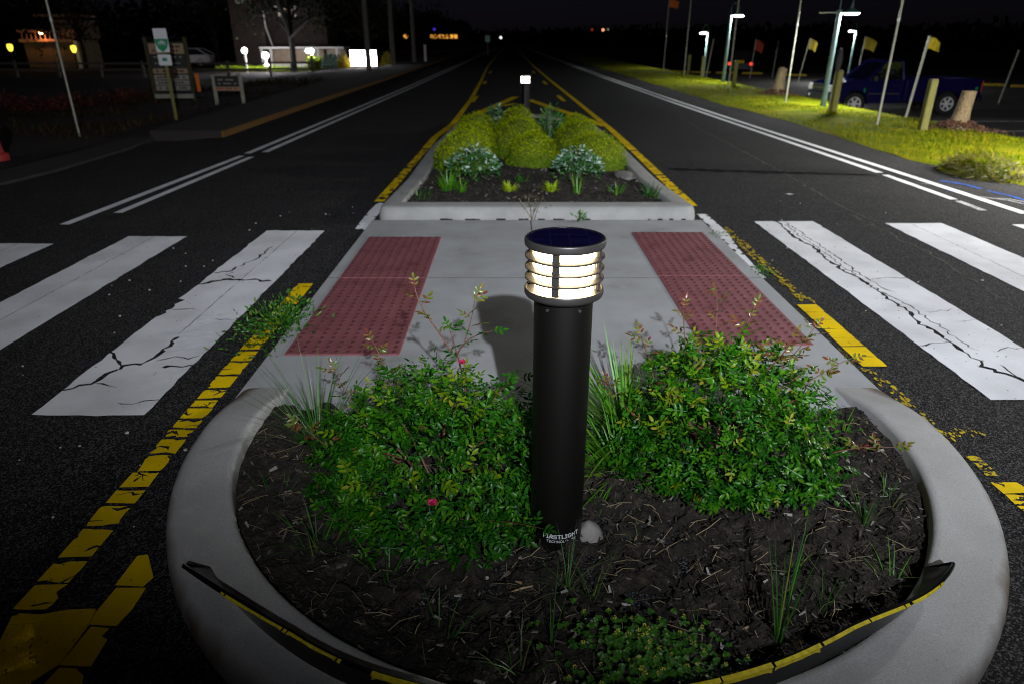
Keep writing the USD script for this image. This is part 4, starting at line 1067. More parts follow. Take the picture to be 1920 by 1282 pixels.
# ================================================================== FAR BED PLANTS
def hedge(loc, rad, label, seed, n=4200):
    r = g(seed)
    t = thing('clipped_hedge', label, 'hedge', loc, group=None)
    s = trimesh.creation.icosphere(3, 1.0)
    p = np.array(s.vertices); p *= (.94 + .16 * (meshkit.fbm(p * 2.3 + seed, 3, seed)[:, None] - .5))
    p[:, 2] = np.where(p[:, 2] < 0, p[:, 2] * .25, p[:, 2])
    R = np.array(rad)
    part(t, 'core', (p * R * .93, np.array(s.faces)), 'hedge_core', True)
    u = unit(n, r); u[:, 2] = np.where(u[:, 2] < 0, -u[:, 2] * r.choice([1, -.25], n), u[:, 2])
    lum = (.95 + .18 * (meshkit.fbm(u * 2.3 + seed, 3, seed) - .5) + .018 * r.normal(size=n))
    b = u * R * lum[:, None] * r.uniform(.93, 1.03, n)[:, None]
    d = u / R; d /= np.linalg.norm(d, axis=1, keepdims=True)
    L = r.uniform(.014, .030, n)
    lf = leaf_fan(b, d * .15 + r.normal(0, .7, (n, 3)), d + r.normal(0, .22, (n, 3)), L, L * .65, .2)
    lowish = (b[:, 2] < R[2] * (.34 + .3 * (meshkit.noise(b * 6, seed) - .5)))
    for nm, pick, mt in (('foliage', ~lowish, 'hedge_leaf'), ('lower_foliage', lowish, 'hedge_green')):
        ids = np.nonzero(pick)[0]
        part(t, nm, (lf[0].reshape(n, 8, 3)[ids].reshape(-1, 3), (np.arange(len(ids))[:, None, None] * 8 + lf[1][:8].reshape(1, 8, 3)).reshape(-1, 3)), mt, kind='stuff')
for loc, rad, lab, sd in (((-.58, 8.55, .09), (.40, .48, .46), 'clipped hedge mound at the front of the left row, behind the pale-leaved plant', 1), ((-.50, 9.45, .09), (.36, .48, .44), 'clipped hedge mound in the middle of the left row', 2), ((-.55, 10.9, .09), (.38, .75, .42), 'clipped hedge mound at the back of the left row', 3),
                          ((.27, 8.75, .09), (.36, .40, .40), 'clipped hedge mound at the front of the centre row, lowest and nearest', 4), ((.10, 9.6, .09), (.40, .62, .50), 'tallest clipped hedge mound in the middle of the centre row', 5), ((.08, 11.0, .09), (.36, .75, .50), 'clipped hedge mound at the back of the centre row below the far bollard', 6),
                          ((1.02, 8.55, .09), (.40, .44, .43), 'reddish-tipped clipped hedge mound at the front of the right row', 7), ((.90, 9.6, .09), (.38, .65, .48), 'clipped hedge mound in the middle of the right row', 8), ((.98, 11.0, .09), (.36, .7, .40), 'clipped hedge mound at the back of the right row', 9)):
    hedge(loc, rad, lab, sd)
def leafy_plant(name, loc, rad, h, n, L, mats, label, cat, seed, wide=.45, upright=.3):
    r = g(seed)
    t = thing(name, label, cat, loc)
    for k in range(8):
        a = r.uniform(0, 2 * PI); q = r.uniform(.3, .9)
        part(t, 'stem', tube([(0, 0, -.02), (math.cos(a) * rad * q * .5, math.sin(a) * rad * q * .5, h * .5), (math.cos(a) * rad * q, math.sin(a) * rad * q, h * (1 - .4 * q * q))], [.006, .005, .003], 5), 'green_stem')
    for pn, mt, fr, zlo in mats:
        m = int(n * fr)
        a = r.uniform(0, 2 * PI, m); q = np.sqrt(r.random(m)); 
        hh = h * (1 - .55 * q * q) * (zlo + (1 - zlo) * r.random(m) ** .6)
        b = np.stack([np.cos(a) * q * rad, np.sin(a) * q * rad, hh], 1)
        d = np.stack([np.cos(a), np.sin(a), np.full(m, upright)], 1) + r.normal(0, .5, (m, 3))
        l = r.uniform(L * .6, L * 1.2, m)
        part(t, pn, leaf_fan(b, d, np.array([0, -.25, 1.0]) + r.normal(0, .4, (m, 3)), l, l * wide, .25), mt, kind='stuff')
leafy_plant('pale_leaved_plant', (-.43, 7.75, .08), .30, .36, 700, .055, [('foliage', 'deep_leaf', .7, .1), ('pale_foliage', 'pale_leaf', .4, .8)], 'silvery-topped leafy plant in front of the left hedge row', 'garden plant', 41)
leafy_plant('pale_leaved_plant', (.72, 7.68, .08), .28, .37, 800, .05, [('foliage', 'deep_leaf', .5, .1), ('pale_foliage', 'pale_leaf', .6, .6)], 'silvery-topped leafy plant in front of the right hedge row', 'garden plant', 42)
leafy_plant('tall_plant', (.56, 10.0, .08), .20, .62, 420, .09, [('foliage', 'deep_leaf', .6, .1), ('young_foliage', 'bright_blade', .25, .3)], 'tall dark-green spiky plant between centre and right hedge rows', 'garden plant', 43, .2, .8)
leafy_plant('dark_plant', (-.27, 11.6, .08), .17, .50, 260, .07, [('foliage', 'pale_leaf', .3, .7), ('lower_foliage', 'deep_leaf', .7, .1)], 'dark bushy plant between the back left and centre hedges', 'garden plant', 44)
def ftuft(loc, n, L, label, mat, W=.02, spread=1.0, droop=.5, rad=.05, cat='garden plant', name='leafy_clump', lean=(0, 0)):
    tuft((loc[0], loc[1], float(far_soil(np.array(loc[0]), np.array(loc[1])))), n, L, spread, W, label, mat, droop, lean, rad, name, cat, seed=5)
ftuft((-.03, 7.03), 70, (.05, .13), 'left of two small lime-green clumps on the mulch', 'lime_leaf', .02, 1.2)
ftuft((.41, 7.05), 80, (.05, .15), 'right of two small lime-green clumps on the mulch', 'lime_leaf', .02, 1.2)
ftuft((-.67, 7.15), 60, (.10, .26), 'strap-leaved green clump at the front left of the far bed', 'bright_blade', .022, .9, .7, .09)
ftuft((-.52, 7.05), 24, (.08, .2), 'smaller strap-leaved clump just right of the front left clump', 'bright_blade', .018, 1.0, .7, .05)
ftuft((-.92, 6.75), 60, (.05, .15), 'rough dark weeds in the front left corner of the far bed', 'blade', .012, 1.1, .6, .18, 'weed', 'weed')
ftuft((1.06, 7.0), 30, (.06, .16), 'small green weed near the front right of the far bed', 'bright_blade', .016, 1.0, .6, .08, 'weed', 'weed')
ftuft((1.40, 6.85), 40, (.08, .2), 'grassy weed in the front right corner of the far bed', 'blade', .012, .9, .6, .12, 'weed', 'weed')
ftuft((.66, 6.95), 12, (.10, .24), 'upright green shoots below the right pale-leaved plant', 'bright_blade', .016, .3, .2, .05, 'weed', 'weed')
ftuft((.10, 7.6), 26, (.04, .12), 'low dull green weed at the middle of the far bed', 'blade', .014, 1.2, .4, .12, 'weed', 'weed')
v = trimesh.creation.icosphere(3, 1.0); p = np.array(v.vertices); p *= 1 + .3 * (meshkit.fbm(p * 1.7, 3, 4)[:, None] - .5)
single('rock', (p * [.13, .25, .03] + [1.30, 7.9, .10], np.array(v.faces)), 'old_concrete', 'pale flat stone beside the right front hedge mound', 'rock', smooth=40)

# ================================================================== RIGHT VERGE AND PARKING LOT
def vz(x, y):
    return float(verge_z(np.array(float(x)), np.array(float(y))))
def flag_mesh(w, h, seed, droop=.3):
    nx, nz = 12, 8
    u, s = np.meshgrid(np.linspace(0, 1, nx), np.linspace(0, 1, nz))
    x = u * w * (1 - .12 * s); y = .06 * np.sin(u * 7 + seed + s * 1.3) * u; z = -s * h * (1 - .15 * u) - droop * u * u * h
    v = np.stack([x, y, z], -1).reshape(-1, 3)
    i, j = np.meshgrid(np.arange(nx - 1), np.arange(nz - 1)); a = (j * nx + i).ravel()
    return tri(v, np.stack([a, a + 1, a + nx + 1, a + nx], -1))
FP = 'thin grey flag poles along the grass verge'
def flag_pole(x, y, h, label, flag=None, z=None, r=.022, tilt=0.0, group=None):
    t = thing('flag_pole', label, 'flag pole', (x, y, vz(x, y) if z is None else z), group=group)
    part(t, 'pole', tube([(0, 0, -.1), (tilt * .5, 0, h * .5), (tilt, 0, h)], [r, r * .95, r * .8], 8), 'stake_grey', True)
    part(t, 'collar', tube([(tilt * .5, 0, h * .5 - .03), (tilt * .5, 0, h * .5 + .03)], r * 1.25, 8), 'galvanised')
    if flag:
        v, f = flag_mesh(.5, .36, x)
        part(t, 'flag', (v + [tilt, 0, h - .02], f), flag, True)
    return t
flag_pole(6.9, 13.46, 3.6, 'nearest grey flag pole on the grass, in front of the pickup cab')
flag_pole(6.9, 18.2, 3.6, 'grey flag pole on the grass left of the crossbar lamp post')
flag_pole(7.14, 24.0, 3.6, 'grey flag pole beside the dark short post and the second lamp post')
flag_pole(7.75, 33.0, 3.7, 'far grey flag pole standing just left of the smallest lamp')
flag_pole(7.55, 36.6, 3.25, 'farthest grey flag pole with an orange flag at the top edge', 'flag_orange')
flag_pole(7.0, 7.95, 3.6, 'grey flag pole on the verge outside the right edge')
flag_pole(-7.7, 12.6, 3.6, 'thin leaning pole in the dark verge left of the road', r=.018)

def short_flag(x, y, z, h, fm, label, tilt=.05, w=.5, fh=.42, hang=False):
    t = thing('flag_stake', label, 'flag', (x, y, z))
    part(t, 'stake', tube([(0, 0, -.1), (tilt, 0, h)], .025, 6), 'stake_grey')
    if hang:
        part(t, 'flag', lathe([(.0001, h - .5), (.05, h - .45), (.08, h - .25), (.05, h - .03), (.0001, h)], 8, (tilt, 0, 0)), fm, True)
    else:
        v, f = flag_mesh(w * .72, fh * .72, x, .45)
        part(t, 'flag', (v + [tilt, 0, h - .02], f), fm, True)
short_flag(18.2, 46.5, -1.05, 2.65, 'flag_yellow', 'small yellow flag on a pale stake left of the big lamp post', .35, .75, .85)
short_flag(16.9, 52, -1.05, 2.6, 'flag_red', 'small red flag on a stake behind the parked dark car', .1, .8, 1.0)
short_flag(19.2, 54, -1.05, 2.5, 'flag_dark', 'dark furled flag on a stake behind the stump', .1, hang=True)
short_flag(7.14, 16.2, vz(7.14, 16.2), 1.3, 'flag_dark', 'dark furled flag on a stake by the post below the crossbar lamp', .04, hang=True)
short_flag(8.2, 14.9, vz(8.2, 14.9), 1.55, 'flag_yellow', 'yellow flag on a grey stake in front of the pickup bed', .12, .36, .30)
short_flag(22.6, 48, -1.05, 2.75, 'flag_yellow', 'yellow flag glowing under the lamp above the pickup cab', .1, 1.1, 1.0)
for x, y, h, lab in ((12.9, 48.8, 2.6, 'short pale stake far across the lot near the smallest lamp'), (20.9, 31.0, 2.15, 'leaning pale stake at the right behind the pickup tail')):
    t = thing('stake', lab, 'stake', (x, y, -1.03))
    part(t, 'stake', tube([(0, 0, -.1), (.28, 0, h)], .035, 6), 'stake_grey')

# timber posts, cut stumps
pw = thing('timber_post', 'square olive timber post left of the stump with mulch, nearest of the posts', 'post', (7.28, 12.6, vz(7.28, 12.6)))
part(pw, 'post', bx(0, 0, .3, .125, .125, 1.06, bevel=.012), 'post_wood')
part(pw, 'post_cap', bx(0, 0, .838, .11, .11, .02, bevel=.008), 'stump_bark')
for x, y, s, lab in ((7.95, 21.6, .86, 'square olive timber post right of the smaller stump'), (7.18, 16.05, 1.0, 'timber post at the foot of the crossbar lamp, its top pale'), (7.70, 25.3, .95, 'dark timber post beside the flag pole at the second lamp'), (8.5, 35.4, 1.05, 'left of two far timber posts by the smallest lamp'), (8.45, 32.6, 1.05, 'right of two far timber posts by the smallest lamp')):
    copy(pw, (x, y, vz(x, y)), rng.uniform(-10, 10), lab, (1, 1, s))
def stump(x, y, r0, h, label, seed):
    t = thing('tree_stump', label, 'tree stump', (x, y, vz(x, y)))
    n, k = 28, 14
    zz = np.linspace(-.05, h, k); a = np.arange(n) * 2 * PI / n
    Z, A = np.meshgrid(zz, a, indexing='ij')
    rr = r0 * (1 + .55 * np.exp(-Z / .14)) * (1 - .10 * Z / h) * (1 + .10 * (meshkit.fbm(np.stack([np.cos(A) * 1.5, np.sin(A) * 1.5, Z * 5], -1), 3, seed) - .5)) * (1 + .16 * np.exp(-Z / .15) * np.sin(A * 5 + seed))
    v = np.stack([rr * np.cos(A) + .10 * Z, rr * np.sin(A), Z], -1).reshape(-1, 3)
    q = [(i * n + j, i * n + (j + 1) % n, (i + 1) * n + (j + 1) % n, (i + 1) * n + j) for i in range(k - 1) for j in range(n)]
    part(t, 'trunk', tri(v, q), 'stump_bark', 40)
    top = v[-n:]
    part(t, 'cut_top', (np.vstack([top + [0, 0, .001], top.mean(0)[None] + [0, 0, .006]]), np.array([(j, (j + 1) % n, n) for j in range(n)])), 'tan_wood')
    r = np.random.default_rng(seed)
    m = 900
    q_ = np.abs(r.normal(0, .30, m)); a = r.uniform(0, 2 * PI, m)
    b = np.stack([np.cos(a) * q_, np.sin(a) * q_, .17 * np.exp(-(q_ / .34) ** 2) + .015], 1)
    L = r.uniform(.03, .08, m)
    single('mulch_ring', tuple([shards(b + [x, y, vz(x, y) - .02], unit(m, r), unit(m, r) * .5 + [0, 0, 1], L, L * .4)][0]), 'mulch_red', f'reddish bark mulch heaped round the foot of the {"large" if r0 > .15 else "smaller"} stump', 'mulch', kind='stuff')
leafy('mulch_red', [(.0, (.03, .011, .006)), (.7, (.08, .03, .014)), (1., (.16, .075, .035))], .9, 0)
stump(7.98, 12.75, .125, .64, 'large cut tree stump in a ring of mulch at the right', 3)
stump(7.82, 21.4, .145, .70, 'smaller cut stump in mulch, left of an olive post', 5)

# parking-lot lamps
def lot_lamp(x, y, z, h, label, flip=1, bar=False, lens='lamp_lens'):
    t = thing('lot_lamp', label, 'lamp post', (x, y, z))
    part(t, 'post', tube([(0, 0, -.2), (0, 0, .25), (0, 0, h)], [.075, .06, .048], 12), 'lamp_paint', True)
    a = np.linspace(PI, 0, 14)
    arm = [(0, 0, h - .03), (0, 0, h + .12)] + [(flip * (.14 + .14 * math.cos(q)), 0, h + .2 + .16 * math.sin(q)) for q in a] + [(flip * .28, 0, h + .12)]
    part(t, 'arm', tube(arm, .014, 8), 'lamp_shade_green', True)
    part(t, 'shade', lathe([(.0001, h + .15), (.028, h + .15), (.034, h + .07), (.075, h + .035), (.155, h + .0), (.185, h - .035), (.188, h - .05), (.178, h - .048), (.15, h - .012), (.0001, h + .02)], 28, (flip * .28, 0, 0)), 'lamp_shade_green', 40)
    part(t, 'lens', lathe([(.170, h - .046), (.160, h - .062), (.11, h - .072), (.0001, h - .076)], 28, (flip * .28, 0, 0)), lens, True)
    if bar:
        part(t, 'banner_arm', tube([(0, 0, h - .03), (-.46, 0, h - .04)], .014, 8), 'galvanised', True)
        part(t, 'bracket', tube([(0, 0, h - .1), (0, 0, h + .02)], .06, 10), 'lamp_paint', True)
lot_lamp(7.52, 17.4, vz(7.52, 17.4), 2.08, 'lamp post with a side crossbar in front of the pickup hood, brightest and nearest', 1, True)
lot_lamp(7.93, 27.4, vz(7.93, 27.4), 2.30, 'slim lamp post with hooded head between two flag poles', 1)
lot_lamp(10.6, 40.5, -.95, 2.85, 'smallest far lamp post by two timber posts, head to the left', -1)
lot_lamp(20.75, 45.2, -1.0, 3.05, 'lamp post rising behind the pickup windshield, head to the left', -1)
lot_lamp(8.7, 7.63, vz(8.7, 7.63), 2.45, 'lamp post of the same row outside the right edge', -1, lens='near_lamp_lens')

# wheel stops
ws = thing('wheel_stop', 'yellow wheel stop in front of the pickup front wheel', 'wheel stop', (12.5, 25.2, -1.0))
part(ws, 'block', bx(0, 0, .06, .18, 1.6, .15, bevel=.035), 'stop_yellow')
for q in (-.5, .5):
    part(ws, 'pin', tube([(0, q, .12), (0, q, .142)], .015, 8), 'galvanised')
for x, y, rz, lab in ((12.45, 27.8, 0, 'yellow wheel stop under the pickup front bumper'), (12.45, 19.5, 0, 'yellow wheel stop on the lot right of the nearest flag pole'), (12.35, 16.9, 0, 'yellow wheel stop at the right edge beyond the grass'),
                      (14.0, 62.0, 80, 'far yellow wheel stop, leftmost of the row across the lot'), (15.6, 60.6, 75, 'far yellow wheel stop near the smallest lamp'), (19.2, 58.6, 75, 'far yellow wheel stop left of the stake with the yellow flag'),
                      (21.5, 55.6, 70, 'far yellow wheel stop beneath the yellow flag'), (28.5, 43.4, 60, 'far yellow wheel stop right of the pickup tail'), (29.6, 41.8, 60, 'far yellow wheel stop at the right picture edge'), (17.4, 59.6, 75, 'far yellow wheel stop beside the dark car')):
    copy(ws, (x, y, -1.0), rz, lab)
pk = thing('wheel_stop', 'weathered pinkish wheel stop behind the nearest timber post', 'wheel stop', (12.4, 22.4, -1.0))
part(pk, 'block', bx(0, 0, .06, .18, 1.75, .15, bevel=.035), 'stop_pale')
for q in (-.5, .5):
    part(pk, 'pin', tube([(0, q, .12), (0, q, .142)], .015, 8), 'galvanised')

# dry heap of grass on the verge edge
r = g(55)
hp = thing('grass_heap', 'mound of dry uprooted grass at the edge of the verge', 'grass heap', (5.78, 8.5, 0))
v = trimesh.creation.icosphere(4, 1.0); p = np.array(v.vertices)
p *= (1 + .45 * (meshkit.fbm(p * 2.5, 4, 3)[:, None] - .5))
part(hp, 'core', (p * [.36, .55, .20], np.array(v.faces)), 'verge_soil', True)
for pn, n_, mt in (('dry_blades', 1500, 'dry_blade'), ('green_blades', 900, 'verge_blade')):
    u = unit(n_, r); u[:, 2] = np.abs(u[:, 2])
    b = u * [.36, .55, .20] * r.uniform(.85, 1.1, n_)[:, None]
    l = r.uniform(.06, .16, n_)
    part(hp, pn, leaf_fan(b, u * .6 + r.normal(0, .5, (n_, 3)) + [-.3, -.3, -.2], u, l, .008, .1, .5), mt, kind='stuff')

# ------------------------------------------------------------------ vehicles
def wheel(parent, x, y, z, R, w, side, spokes=6):
    pr = [(R * .60, -w / 2), (R * .92, -w / 2), (R, -w * .38), (R, w * .38), (R * .92, w / 2), (R * .60, w / 2)]
    def put(m):
        v, f = m
        return np.stack([v[:, 0], v[:, 2] * side, v[:, 1]], 1) + [x, y, z], f
    ty = part(parent, 'wheel', put(lathe(pr, 32)), 'tyre', 40)
    part(ty, 'rim', put(lathe([(R * .62, w * .5), (R * .58, w * .46), (R * .55, w * .2), (R * .2, w * .12), (.0001, w * .12)], 32)), 'truck_black', 40)
    sp = []
    for k in range(spokes):
        a = k * 2 * PI / spokes
        v, f = bx(R * .33, 0, w * .40, R * .50, R * .17, w * .12, bevel=.008)
        c, s = math.cos(a), math.sin(a)
        sp.append((v @ np.array([[c, s, 0], [-s, c, 0], [0, 0, 1]]), f))
    sp.append(lathe([(.0001, w * .52), (R * .14, w * .5), (R * .17, w * .34)], 16))
    sp.append(lathe([(R * .53, w * .36), (R * .54, w * .5), (R * .61, w * .52), (R * .63, w * .44)], 32))
    part(ty, 'spokes', put(join(sp)), 'alloy', 40)

def prism_y(prof, y0, y1, inset=0.0):
    """Side profile (x, z) extruded across y with softened edges."""
    pg = Polygon(prof).buffer(0)
    out = []
    b = .035
    m = trimesh.creation.extrude_polygon(pg.buffer(-b, join_style='mitre'), y1 - y0, engine='earcut')
    v = np.array(m.vertices); out.append((np.stack([v[:, 0], y0 + v[:, 2], v[:, 1]], 1), np.array(m.faces)))
    m = trimesh.creation.extrude_polygon(pg, y1 - y0 - 2 * b, engine='earcut')
    v = np.array(m.vertices); out.append((np.stack([v[:, 0], y0 + b + v[:, 2], v[:, 1]], 1), np.array(m.faces)))
    return join(out)

def loft(a, b):
    a, b = np.asarray(a, float), np.asarray(b, float)
    n = len(a)
    v = np.vstack([a, b])
    q = [(i, (i + 1) % n, n + (i + 1) % n, n + i) for i in range(n)]
    v, f = tri(v, q)
    f = np.vstack([f, [(0, i, i + 1) for i in range(1, n - 1)], [(n, n + i + 1, n + i) for i in range(1, n - 1)]])
    return v, f

def pickup(x, y, z):
    """Heads to -x. Origin on the ground below the front bumper's middle line, near side at y = -1."""
    t = thing('pickup_truck', 'dark blue regular-cab pickup truck parked across the lot behind the posts', 'pickup truck', (x, y, z))
    W = 1.0
    def arch(cx, R, n=12):
        return [(cx + R * math.cos(a), .38 + R * math.sin(a)) for a in np.linspace(PI, 0, n)]
    low = .42
    prof = [(.16, .55), (.10, .80), (.16, 1.04), (.45, 1.115), (1.38, 1.20), (1.42, 1.21), (2.66, 1.20), (2.70, 1.20), (2.70, low)]
    fx_ = 1.02
    body = prof + [(fx_ + .52, low)] + arch(fx_, .47)[::-1] + [(.5, .45), (.22, .46)]
    part(t, 'cab_body', prism_y(body, -W, W), 'truck_paint', 30)
    rx = 4.36
    bed = [(2.76, low + .05), (2.76, 1.22), (5.46, 1.24), (5.50, 1.18), (5.50, .62), (5.38, .55), (rx + .55, .52)] + arch(rx, .47)[::-1] + [(rx - .55, low + .05)]
    part(t, 'bed_side', prism_y(bed, -W, -W + .12), 'truck_paint', 30)
    part(t, 'bed_side', prism_y(bed, W - .12, W), 'truck_paint', 30)
    part(t, 'bed_floor', bx(4.12, 0, .80, 2.7, 1.78, .08), 'truck_black')
    part(t, 'tailgate', bx(5.46, 0, .93, .07, 1.74, .60, bevel=.02), 'truck_paint')
    part(t, 'bed_front', bx(2.80, 0, .98, .06, 1.74, .46), 'truck_paint')
    # greenhouse: pillars, roof, glass
    zb, zt = 1.20, 1.80
    A = lambda s: [(1.36, s * .93, zb), (2.02, s * .76, zt), (2.60, s * .76, zt), (2.66, s * .93, zb)]
    roof = loft([(1.98, -.78, zt - .015), (2.62, -.78, zt - .015), (2.62, .78, zt - .015), (1.98, .78, zt - .015)], [(2.06, -.68, zt + .06), (2.56, -.68, zt + .06), (2.56, .68, zt + .06), (2.06, .68, zt + .06)])
    part(t, 'roof', roof, 'truck_paint', 30)
    for s in (-1, 1):
        a = A(s)
        part(t, 'pillar', tube([a[0], a[1]], .035, 6), 'truck_paint')
        part(t, 'pillar', tube([a[3], a[2]], .055, 6), 'truck_paint')
    part(t, 'windshield', tri([(1.38, -.90, zb), (1.38, .90, zb), (2.02, .74, zt), (2.02, -.74, zt)], [(0, 1, 2, 3)]), 'dark_glass')
    for s in (-1, 1):
        a = A(s)
        part(t, 'side_window', tri([np.array(a[0]) + [.1, 0, .01], np.array(a[3]) - [.04, 0, -.01], np.array(a[2]) - [.05, 0, .02], np.array(a[1]) + [.05, 0, -.02]], [(0, 1, 2, 3)]), 'dark_glass')
    part(t, 'rear_window', tri([(2.67, -.86, zb), (2.67, .86, zb), (2.61, .72, zt), (2.61, -.72, zt)], [(0, 1, 2, 3)]), 'dark_glass')
    part(t, 'bench_seat', join([bx(2.35, 0, 1.0, .5, 1.5, .5, bevel=.06), bx(2.52, -.4, 1.42, .12, .28, .22, bevel=.05), bx(2.52, .4, 1.42, .12, .28, .22, bevel=.05)]), 'truck_black')
    part(t, 'steering_wheel', tube([(1.95 + .05 * math.sin(a), -.4 + .19 * math.cos(a), 1.22 + .17 * math.sin(a)) for a in np.linspace(0, 2 * PI, 20)], .015, 6), 'truck_black')
    # doors: outline grooves and handle
    part(t, 'door_seam', join([tube([(1.46, -W - .002, .5), (1.46, -W - .002, 1.19)], .006, 4), tube([(2.56, -W - .002, .5), (2.56, -W - .002, 1.19)], .006, 4), tube([(1.46, -W - .002, .5), (2.56, -W - .002, .5)], .006, 4)]), 'truck_black')
    part(t, 'door_handle', bx(2.42, -W - .015, 1.02, .20, .035, .045, bevel=.012), 'truck_black')
    part(t, 'side_trim', bx(2.02, -W - .006, .74, 1.08, .02, .05, bevel=.008), 'chrome')
    for s in (-1, 1):
        part(t, 'door_mirror', bx(1.60, s * (W + .10), 1.24, .10, .20, .20, bevel=.04), 'truck_black')
    part(t, 'front_bumper', loft([(.02, -.90, .50), (.20, -1.0, .50), (.20, 1.0, .50), (.02, .90, .50)], [(.03, -.90, .72), (.22, -1.0, .72), (.22, 1.0, .72), (.03, .90, .72)]), 'truck_black')
    part(t, 'air_dam', bx(.25, 0, .40, .22, 1.7, .2, bevel=.03), 'truck_black')
    gr = part(t, 'grille', bx(.115, 0, .90, .08, 1.22, .28, bevel=.02), 'truck_black')
    part(gr, 'grille_bar', bx(.07, 0, .90, .04, 1.2, .05, bevel=.01), 'chrome')
    for s in (-1, 1):
        part(t, 'headlight', bx(.17, s * .82, .90, .20, .34, .26, bevel=.04), 'head_lens')
        part(t, 'fog_lamp', bx(.03, s * .68, .61, .03, .14, .09, bevel=.01), 'head_lens')
        part(t, 'tail_light', bx(5.47, s * .93, .98, .08, .145, .40, bevel=.02), 'tail_lens')
    part(t, 'side_marker', bx(1.30, -W - .008, .86, .05, .02, .14, bevel=.006), 'green_reflector')
    part(t, 'side_reflector', bx(5.30, -W - .006, .92, .10, .02, .10, bevel=.006), 'green_reflector')
    part(t, 'rear_bumper', bx(5.58, 0, .58, .14, 1.8, .2, bevel=.03), 'truck_black')
    part(t, 'chassis', bx(2.9, 0, .46, 4.8, 1.2, .16), 'truck_black')
    for wx in (fx_, rx):
        for s in (-1, 1):
            wheel(t, wx, s * (W - .13), .39, .39, .25, s)
pickup(11.33, 27.0, -1.0)

def small_car(name, label, cat, loc, rz, paint_, dims, tail=None, plate=False):
    L, Wd, H = dims
    t = thing(name, label, cat, loc, rz)
    w = Wd / 2
    body = [(0, .35), (-.0, .62), (.10, .78), (.9, .90), (L - .1, .95), (L, .85), (L, .4), (L - .4, .3), (.4, .3)]
    part(t, 'body', prism_y(body, -w, w), paint_, 30)
    lo = [(.85, -w * .95, .88), (L - .18, -w * .95, .93), (L - .18, w * .95, .93), (.85, w * .95, .88)]
    hi = [(1.55, -w * .72, H), (L - (.55 if H > 1.55 else 1.1), -w * .72, H), (L - (.55 if H > 1.55 else 1.1), w * .72, H), (1.55, w * .72, H)]
    part(t, 'cabin', loft(lo, hi), 'window_dark')
    part(t, 'roof', loft([(p[0] * .98 + .03, p[1] * 1.03, p[2] - .01) for p in hi], [(p[0], p[1] * .9, p[2] + .06) for p in hi]), paint_, 30)
    for a, b in zip(lo, hi):
        part(t, 'pillar', tube([a, b], .04, 6), paint_)
    for wx in (.85, L - .9):
        for s in (-1, 1):
            wheel(t, wx, s * (w - .1), .32, .32, .2, s)
    for s in (-1, 1):
        part(t, 'headlight', bx(.04, s * w * .78, .66, .1, .3, .14, bevel=.03), 'head_lens')
        part(t, 'tail_light', bx(L, s * w * .86, .80, .08, .24, .22, bevel=.03), tail or 'tail_lens')
    part(t, 'plate', bx(L + .02, 0, .95 if plate else .55, .02, .5, .2), 'yellow_paint' if plate else 'sign_grey')
    return t
small_car('parked_car', 'dark car with red tail lights far across the parking lot', 'car', (19.6, 62.5, -1.03), 250, 'truck_black', (4.4, 1.9, 1.7), 'tail_glow', True)
small_car('parked_car', 'pale car parked between the directory sign and the lit house', 'car', (-30.6, 65, -.62), 0, 'car_white', (4.4, 1.8, 1.42))

# ================================================================== LEFT SIDE
def tz(x, y):
    return float(terrain_z(np.array(float(x)), np.array(float(y))))
# green and white route sign
t = thing('route_sign', 'white road sign with a green shield and a small plate below on an olive post', 'road sign', (-7.19, 15.3, tz(-7, 15.3) + .04), 4)
part(t, 'post', bx(0, .012, .80, .055, .03, 1.78), 'post_wood')
def upright(path_mesh, z, y=-.006):
    v, f = path_mesh
    return np.stack([v[:, 0], y - v[:, 2], z + v[:, 1]], 1), f
sp_ = part(t, 'sign_panel', upright(slab(Polygon(rounded([(-.135, -.225), (.135, -.225), (.135, .225), (-.135, .225)], .03)), 0, .004), 1.52), 'sign_white')
shield = Polygon([(-.12, .02), (.12, .02), (.115, -.06), (.08, -.14), (0, -.21), (-.08, -.14), (-.115, -.06)])
wheel_ = unary_union([Point(x_, -.055).buffer(.032).difference(Point(x_, -.055).buffer(.022)) for x_ in (-.045, .045)] + [LineString([(-.045, -.055), (-.02, -.015), (.03, -.015), (.045, -.055)]).buffer(.006), LineString([(-.02, -.015), (0, -.055), (.03, -.015)]).buffer(.006)])
part(sp_, 'shield', upright(slab(shield.buffer(.01).difference(wheel_), 0, .002), 1.52, -.0125), 'sign_green')
pl_ = part(t, 'plate', upright(slab(Polygon(rounded([(-.13, -.105), (.13, -.105), (.13, .105), (-.13, .105)], .025)), 0, .004), 1.15), 'sign_white')
part(pl_, 'plate_mark', upright(slab(unary_union([sbox(-.05, -.022, .05, .03), Polygon([(-.05, .035), (.0, .05), (.05, .035)])]), 0, .002), 1.15, -.0125), 'sign_green')
